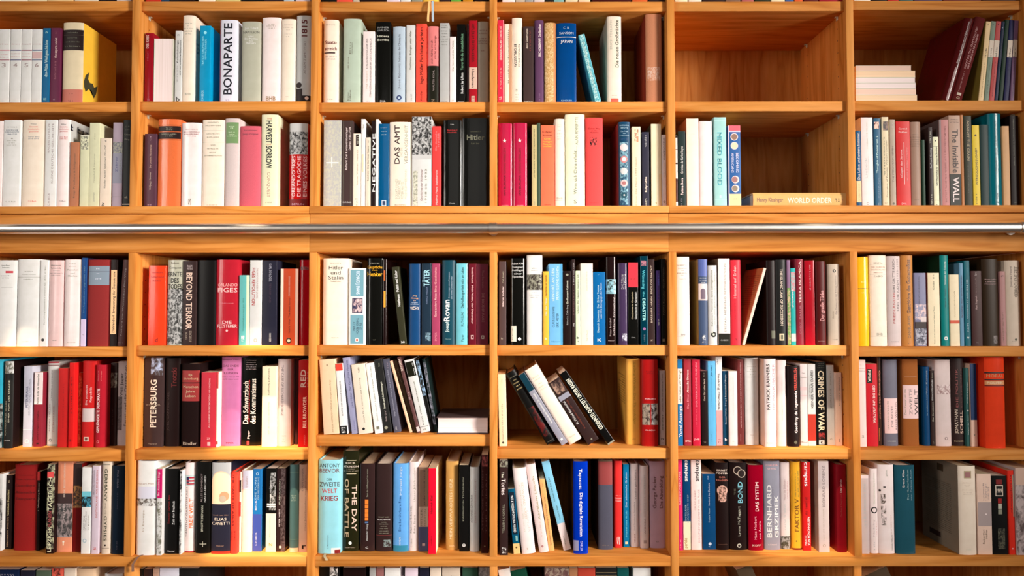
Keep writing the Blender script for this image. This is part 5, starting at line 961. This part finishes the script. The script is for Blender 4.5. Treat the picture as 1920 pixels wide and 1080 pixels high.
def grid(x0, x1, z0, z1):
    return [(x0, z0), (x1, z0), (x1, z1), (x0, z1)], [(0, 1, 2, 3)]
def make_book(geo, kind, gloss, col, feats, d, label, group, flat=False):
    """geo = w, h ; returns the book's empty with its parts"""
    w, h = geo
    rev = kind in 'RQ'
    bk = Book(w, h, d, {'R': 'P', 'Q': 'D'}.get(kind, kind), gloss)
    cols = col.split('|'); c1 = cols[0]; c2 = cols[1] if len(cols) > 1 else None
    r = root('hardback_book' if kind in 'DHQ' else 'paperback_book', (0, 0, 0), label, 'book', group)
    if rev:                                      # page edges face outward, the spine is at the back
        cc = c2 or 'ddc'; bm, t = shell(bk, 0)
        ob = bm_obj('cover', bm, [paper(cc, 'P')], r, True)
        pb = bm_obj('page_block', page_block(bk, t), [pages(c1)], r, True)
        for o in (ob, pb):
            o.matrix_local = Matrix.Translation((w, d, 0)) @ Matrix.Rotation(math.pi, 4, 'Z')
        return r, bk
    mats = [paper(c1, kind, gloss)]
    if c2: mats.append(paper(c2, kind, gloss))
    bm, t = shell(bk, 1 if c2 else 0)
    bm_obj('cover', bm, mats, r, True)
    bm_obj('page_block', page_block(bk, t), [pages(RND.choice(('fec', 'edb', 'eca', 'fed')))], r, True)
    pr, ti = Print(bk), Print(bk); A = h/w
    layer = 0
    for ft in feats:
        p = ft.split(' '); c = p[0]
        if c in 'bn':
            layer += 1
            z0, z1 = float(p[1]), float(p[2])
            if c == 'b':
                x0, x1 = (float(p[4]), float(p[5])) if len(p) > 5 else (0, 1); mat = ink(p[3])
            else:
                x0, x1 = (float(p[5]), float(p[6])) if len(p) > 6 else (0, 1)
                sc = float(p[7]) if len(p) > 7 else .014; mat = photo(p[3], p[4], sc)
            x0 = max(x0, .004); x1 = min(x1, .996); z0 = max(z0, .001); z1 = min(z1, .999)
            pr.add(*grid(x0, x1, z0, z1), mat, layer)
            pr.flush('spine_picture' if c == 'n' else ('printed_rule' if z1-z0 < .02 or x1-x0 < .12 else 'printed_band'), r)
        elif c in 'cs':
            layer += 1
            zc, xc, rad = float(p[1]), float(p[2]), float(p[3]); n = 20 if c == 'c' else 10
            pts = []
            for q in range(n):
                an = 2*math.pi*q/n; rr_ = rad if (c == 'c' or q % 2 == 0) else rad*.42
                pts.append((xc+rr_*math.sin(an), zc-rr_*math.cos(an)/A))
            pts = [(min(max(x, .01), .99), z) for x, z in pts]
            pts.append((xc, zc)); pr.add(pts, [(i, (i+1) % n, n) for i in range(n)], ink(p[4]), layer)
            pr.flush('emblem', r)
        elif c in 'udhH':
            if c == 'h':
                zc, ww, sz, cc = float(p[1]), float(p[2]), float(p[3]), p[4]; txt = ' '.join(p[5:])
            else:
                a, b_, xc, sz, cc = float(p[1]), float(p[2]), float(p[3]), float(p[4]), p[5]; txt = ' '.join(p[6:])
            if txt == '@':
                vs, fs, asp = [(.5+.5*math.cos(q*.628), .5+.5*math.sin(q*.628)) for q in range(10)], [tuple(range(10))], 1
            elif txt[0] == '~': vs, fs, asp = micro(max(1, int(txt[1:])))
            else: vs, fs, asp = glyph_mesh(txt, sz >= .22)
            bold = txt[0] not in '~@' and sz >= .22
            if c == 'h':
                pts = [(.5-ww/2+ww*x, zc+(.5-y)*sz/A) for x, y in vs]
            elif c == 'u':
                pts = [(xc-sz/2+sz*(1-(1-y)) if False else xc+sz/2-sz*y, b_-(b_-a)*x) for x, y in vs]
            else:
                pts = [(xc-sz/2+sz*y, a+(b_-a)*x) for x, y in vs]
            pts = [(min(max(x, .005), .995), min(max(z, .002), .998)) for x, z in pts]
            e_ = sz*.02 if bold else 0             # heavier strokes: the outline repeated a hair to each side
            for k_, (ax, ay) in enumerate(((-e_, -e_/A), (e_, -e_/A), (-e_, e_/A), (e_, e_/A)) if bold else ((0, 0),)):
                ti.add([(min(max(x+ax, .005), .995), z+ay) for x, z in pts], fs, ink(cc), layer+1+(.5 if sz < .1 else 0)+.3*k_)
            ti.flush('small_print' if txt[0] == '~' else 'title_lettering', r)
    pr.bm.free(); ti.bm.free()
    return r, bk

ROWN = {0: 'on the shelf cut by the top edge', 1: 'on the topmost full shelf', 2: 'on the shelf above the rail',
        3: 'on the shelf below the rail', 4: 'on the second shelf below the rail', 5: 'on the third shelf below the rail',
        6: 'on the shelf cut by the bottom edge'}
BAYN = ['leftmost bay', 'second bay', 'third bay', 'fourth bay', 'fifth bay', 'rightmost bay']
RECESS = {0: .014, 1: .020, 2: .020, 3: .020, 4: .03, 5: .03, 6: .04}
placed = {}
def parse():
    row = bay = 0; X = Y = 0.0; sc = 5.143; out = []
    for ln in DATA.strip().split('\n'):
        if ln.startswith('@'):
            p = ln[1:].split(); row, bay = int(p[0]), int(p[1]); X, Y = float(p[2]), float(p[3])
            sc = float(p[4]) if len(p) > 4 else 5.143; continue
        g, kd, col, rest = ln.split(';', 3); fe = rest.split('|')
        t = g.split(); e = dict(row=row, bay=bay, flat=False, lean=None, yb=None, kind=kd[0], gloss='G' in kd, col=col, look=fe[0], feats=fe[1:])
        if t[0] == 'F':
            e['flat'] = True; x0, x1, y0, y1 = map(float, t[1:5])
            e.update(x0=X+x0/sc, x1=X+x1/sc, y0=Y+y0/sc, y1=Y+y1/sc)
        else:
            nums = [float(q) for q in t if q[0] != 'L']; L_ = [float(q[1:]) for q in t if q[0] == 'L']
            e.update(x0=X+nums[0]/sc, x1=X+nums[1]/sc, y0=Y+nums[2]/sc)
            if len(nums) > 3: e['yb'] = Y+nums[3]/sc
            if L_: e['lean'] = X+L_[0]/sc
        out.append(e)
    return out
ENT = parse()
groups = {}
for e in ENT: groups.setdefault((e['row'], e['bay']), []).append(e)
BOOKS = {}
def solve_lean(e, zt, ceil):
    w = e['X1']-e['X0']; h = min(e['ZT'], ceil)-zt; th = 0.0; hh = h; ww = w
    if e['lean'] is not None:
        for _ in range(8):
            th = math.asin(max(-.7, min(.7, e['DX']/hh)))                # positive: top goes left
            ww = w/math.cos(th); hh = (h-ww*abs(math.sin(th)))/math.cos(th)
    e['th'], e['ww'], e['hh'] = th, ww, hh
def quad(e, zt):
    if e['flat']: return [(e['X0'], e['Z0']), (e['X1'], e['Z0']), (e['X1'], e['Z0']+e['T']), (e['X0'], e['Z0']+e['T'])]
    c, s_ = math.cos(e['th']), math.sin(e['th']); x, w, h = e['X0'], e['ww'], e['hh']
    lift = w*math.sin(-e['th']) if e['th'] < 0 else 0
    z = zt+lift
    return [(x, z), (x+w*c, z+w*s_), (x+w*c-h*s_, z+w*s_+h*c), (x-h*s_, z+h*c)]
def hit(A, B, dx):
    for P in (A, B):
        for i in range(4):
            ex, ez = P[(i+1) % 4][0]-P[i][0], P[(i+1) % 4][1]-P[i][1]; nx, nz = ez, -ex
            a = [p[0]*nx+p[1]*nz for p in A]; b = [(p[0]+dx)*nx+p[1]*nz for p in B]
            if max(a) <= min(b) or max(b) <= min(a): return False
    return True
def settle(lst, zt, ceil, xl, xr):
    for e in lst:
        if not e['flat']:
            if e['lean'] is not None: e['DX'] = e['X0']-e['XT']
            solve_lean(e, zt, ceil)
        else: e['X1'] = min(e['X1'], xr); e['X0'] = max(e['X0'], xl)
    leftcut = xl < UX[0]+.02
    for rnd in range(40):
        for it in range(30):
            moved = False
            for a, b in zip(lst, lst[1:]):
                if a['flat'] and b['flat']: continue
                A, B = quad(a, zt), quad(b, zt)
                if hit(A, B, -.0003):
                    lo, hi = 0, .06
                    for _ in range(14):
                        m = (lo+hi)/2
                        if hit(A, B, m-.0003): lo = m
                        else: hi = m
                    moved = True; fa = 0 if a['flat'] else (1 if b['flat'] else .5)
                    a['X0'] -= hi*fa; b['X0'] += hi*(1-fa)
                    if not a['flat']: a['X1'] -= hi*fa
                    if not b['flat']: b['X1'] += hi*(1-fa)
            for e in lst:
                if e['flat']: continue
                q = quad(e, zt); mn = min(p[0] for p in q); mx = max(p[0] for p in q)
                if mn < xl: e['X0'] += xl-mn; e['X1'] += xl-mn; moved = moved or xl-mn > 1e-4
                if mx > xr: e['X0'] -= mx-xr; e['X1'] -= mx-xr; moved = moved or mx-xr > 1e-4
            if not moved: return
        for e in lst:
            if not e['flat']: e['X1'] -= (e['X1']-e['X0'])*.02; solve_lean(e, zt, ceil)
    print('UNSETTLED', lst[0]['row'], lst[0]['bay'])
for (row, bay), lst in groups.items():
    zt = SHELF_Z[(row, bay)][0]+.0002
    xl, xr = UX[bay]+UW/2+.0006, UX[bay+1]-UW/2-.0006
    ceil = (SHELF_Z[(row-1, bay)][1] if row > 0 and (row-1, bay) in SHELF_Z else TOPZ) if row != 3 else ZFB
    ceil -= .002
    # first pass: world positions
    for e in lst:
        rec = RECESS[row]
        if e['yb'] and not e['flat'] and row >= 4:
            p = unproj_z((e['x0']+e['x1'])/2, e['yb'], zt); rec = max(.009, min(.07, p.y))
            if e['lean'] is not None: rec = max(.012, min(.045, rec))
        e['rec'] = rec
        if e['flat']:
            e['X0'] = unproj(e['x0'], e['y1'], rec).x; e['X1'] = unproj(e['x1'], e['y1'], rec).x
            e['T'] = unproj(e['x0'], e['y0'], rec).z-unproj(e['x0'], e['y1'], rec).z
            continue
        yb = e['yb'] or 0
        pb = 640 if not yb else yb
        # foot of the book on the shelf as the picture shows it
        fz = CAM + (Vector((0, rec, zt))-CAM)
        def xat(px, z, Y_):
            # x on the plane y = Y_ at height z for picture column px
            lo, hi = 0, 1080
            for _ in range(30):
                mid = (lo+hi)/2
                if unproj(px, mid, Y_).z > z: lo = mid
                else: hi = mid
            return unproj(px, (lo+hi)/2, Y_).x
        if row in (0, 6):
            yy = 2 if row == 0 else e['y0']+2
            e['X0'] = unproj(e['x0'], yy, rec).x; e['X1'] = unproj(e['x1'], yy, rec).x
            e['ZT'] = zt+RND.uniform(.17, .215) if row == 0 else unproj(e['x0'], e['y0'], rec).z
            if e['lean'] is not None: e['XT'] = e['X0']-.05-(.04 if row == 6 and bay > 3 else 0)
        else:
            e['X0'] = xat(e['x0'], zt+(.0 if e['kind'] else 0), rec); e['X1'] = xat(e['x1'], zt, rec)
            e['ZT'] = unproj(e['x0'], e['y0'], rec).z
            if e['lean'] is not None: e['XT'] = unproj(e['lean'], e['y0'], rec).x
    ups = [e for e in lst if not e['flat'] and e['lean'] is None]
    for e in ups:
        e['X0'] = max(e['X0'], xl) if bay > 0 or row else e['X0']; e['X1'] = min(e['X1'], xr)
    for a, b_ in zip(ups, ups[1:]):
        if lst.index(b_) == lst.index(a)+1 and a['X1'] > b_['X0']-.0003:
            m = (a['X1']+b_['X0'])/2; a['X1'], b_['X0'] = m-.0002, m+.0002
    # flat piles stand on one another
    z = zt
    for e in sorted([e for e in lst if e['flat']], key=lambda q: -q['y1']):
        e['Z0'] = z; z += e['T']+.0002
    settle(lst, zt, ceil, xl, xr)
    # labels: say the look and the shelf; each look is unique in its compartment
    for e in lst:
        label = '%s, %s, %s' % (e['look'], ROWN[row].replace('on the ', ''), BAYN[bay])
        grp = 'books %s, %s' % (ROWN[row], BAYN[bay])
        if e['flat']:
            L_ = min(e['X1'], xr)-max(e['X0'], xl); T = e['T']
            dd = .15
            r, bk = make_book((T, L_, dd), e['kind'], e['gloss'], e['col'], e['feats'], dd, label, grp) if False else \
                    make_book((T, L_), e['kind'], e['gloss'], e['col'], ['d'+f[1:] if f[0] == 'H' else f for f in e['feats']], dd, label, grp)
            x1 = min(e['X1'], xr)
            r.matrix_world = Matrix.Translation((x1, e['rec']-.008, e['Z0'])) @ Matrix.Rotation(-math.pi/2, 4, 'Y')
            e['obj'] = r; e['bk'] = bk; BOOKS[label] = r; continue
        w = e['X1']-e['X0']; h = e['ZT']-zt
        h = min(h, ceil-zt)
        if e['lean'] is None:
            d = min(.235, max(.115, h*.69)); d = min(d, BACK-e['rec']-.004)
            r, bk = make_book((w, h), e['kind'], e['gloss'], e['col'], e['feats'], d, label, grp)
            yoff = 0
            r.location = (e['X0'], e['rec'], zt)
        else:
            th, ww, hh = e['th'], e['ww'], e['hh']
            d = min(.2, max(.115, hh*.66)); d = min(d, BACK-e['rec']-.004)
            r, bk = make_book((ww, hh), e['kind'], e['gloss'], e['col'], e['feats'], d, label, grp)
            # rotate about y so that +z leans to -x by th
            R = Matrix.Rotation(-th, 4, 'Y')
            lift = ww*math.sin(-th) if th < 0 else 0
            r.matrix_world = Matrix.Translation((e['X0'], e['rec'], zt+max(0, lift))) @ R
        e['obj'] = r; e['bk'] = bk; BOOKS[label] = r

# ------------------------------------------------------------------ bookmark ribbons (parts of their books)
def find(sub, row, bay):
    for e in groups[(row, bay)]:
        if sub in e['look']: return e['obj']
def ribbon(parent, pts, wd, colr):
    """a thin woven strip through world points"""
    bm = bmesh.new(); prev = None; t = .0003
    for (x, y, z, tw) in pts:
        dx = wd/2
        ring = [bm.verts.new((x-dx, y, z)), bm.verts.new((x+dx, y+tw, z)), bm.verts.new((x+dx, y+tw+t, z+t*.5)), bm.verts.new((x-dx, y+t, z+t*.5))]
        if prev:
            for q in range(4): bm.faces.new((prev[q], prev[(q+1) % 4], ring[(q+1) % 4], ring[q]))
        else: bm.faces.new(ring[::-1])
        prev = ring
    bm.faces.new(prev); bmesh.ops.recalc_face_normals(bm, faces=bm.faces)
    o = bm_obj('bookmark_ribbon', bm, [paper(colr, 'H')], None, True)
    bpy.context.view_layer.update()
    o.parent = parent; o.matrix_parent_inverse = parent.matrix_world.inverted()
def entry(sub, row, bay):
    return [e for e in groups[(row, bay)] if sub in e['look']][0]
def side_print(e, side, rows, y0, y1, z0, z1, col, hgt=.45, name='jacket_text'):
    """small print on the left (0) or right (1) board, in fractions of its depth and height"""
    bk = e['bk']; bm = bmesh.new(); x = -.0003 if side == 0 else bk.w+.0003
    for k_ in range(rows):
        zc = z0+(z1-z0)*(k_+.5)/rows; hh = (z1-z0)/rows*hgt
        vs, fs, asp = micro(max(6, int((y1-y0)*bk.d/(hh*bk.h)/1.1)))
        ye = y1 if RND.random() > .25 else y1-(y1-y0)*RND.uniform(.1, .6)
        V_ = [bm.verts.new((x, (y0+(ye-y0)*((1-u) if side == 0 else u))*bk.d, bk.h*(1-(zc+(.5-v)*hh)))) for u, v in vs]
        for f in fs:
            try: bm.faces.new([V_[i] for i in f])
            except ValueError: pass
    bm_obj(name, bm, [ink(col)], e['obj'])
def side_poly(e, side, pts, col, name):
    bk = e['bk']; bm = bmesh.new(); x = -.0003 if side == 0 else bk.w+.0003
    bm.faces.new([bm.verts.new((x, u*bk.d, bk.h*(1-v))) for u, v in pts]); bmesh.ops.triangulate(bm, faces=bm.faces[:])
    bm_obj(name, bm, [ink(col)], e['obj'])
ye_ = entry('thick yellow-jacketed', 1, 0)
side_poly(ye_, 1, [(.05, .72), (.10, .63), (.20, .57), (.16, .66), (.22, .70), (.30, .69), (.34, .73), (.44, .69), (.40, .80), (.34, .87), (.28, .79), (.20, .78), (.10, .84), (.06, .78)], '443', 'jacket_picture')
side_print(entry('slim brown book leaning right', 3, 4), 0, 17, .1, .8, .08, .55, '532')
iv = entry('tall protruding ivory', 5, 5)
side_print(iv, 0, 26, .2, .9, .24, .82, '654')
side_poly(iv, 0, [(.40, .05), (.56, .05), (.56, .13), (.40, .13)], '543', 'jacket_picture')
side_poly(iv, 0, [(.5, .86), (.8, .86), (.8, .92), (.5, .92)], '433', 'barcode')
side_print(entry('tall orange-yellow hardback', 4, 3), 0, 12, .15, .85, .2, .55, '742')
side_print(entry('navy hardback with column', 2, 3), 0, 22, .15, .8, .2, .75, '211')
side_print(entry('white hardback with red title and lettered', 2, 0), 1, 1, .02, .7, .04, .13, '334', .8)
side_print(entry('tallest cream hardback', 1, 1), 1, 3, .08, .6, .28, .42, '667', .6)
yb_ = find('yellow book with two', 0, 2); zs = SHELF_Z[(0, 2)][0]
for px, tip, cc in ((806, 803, 'fc8'), (811, 812, 'bcd')):
    xa = unproj(px, 3, 0).x; xb = unproj(tip, 38, 0).x; ze = unproj(tip, 40, -.003).z
    ribbon(yb_, [(xa, .03, zs+.0012, 0), (xa, .006, zs+.0012, 0), (xa, -.001, zs-.002, .0004), (xa*.7+xb*.3, -.003, zs-.012, .0006),
                 (xb, -.004, ze+.01, .001), (xb, -.003, ze, .0012)], .0055, cc)
wb = find('thick white book with windswept', 5, 1)
x1 = unproj(262, 1046, 0).x; x2 = unproj(252, 1060, 0).x; x3 = unproj(249, 1076, -.006).x
ribbon(wb, [(x1+.012, .02, Z5+.0012, 0), (x1, .004, Z5+.0016, 0), (x1-.005, -.002, Z5-.001, 0), (x2, -.008, Z5-.016, .001), (x3, -.007, unproj(249, 1072, -.006).z, .002)], .0058, '865')
lb = find('broad light blue', 5, 2)
x1 = unproj(608, 1041, 0).x
ribbon(lb, [(x1-.002, .02, Z5+.0012, 0), (x1, .002, Z5+.0014, 0), (x1+.003, -.003, Z5-.001, .0004), (x1+.008, -.004, unproj(612, 1050, 0).z, .001)], .0065, 'cb9')
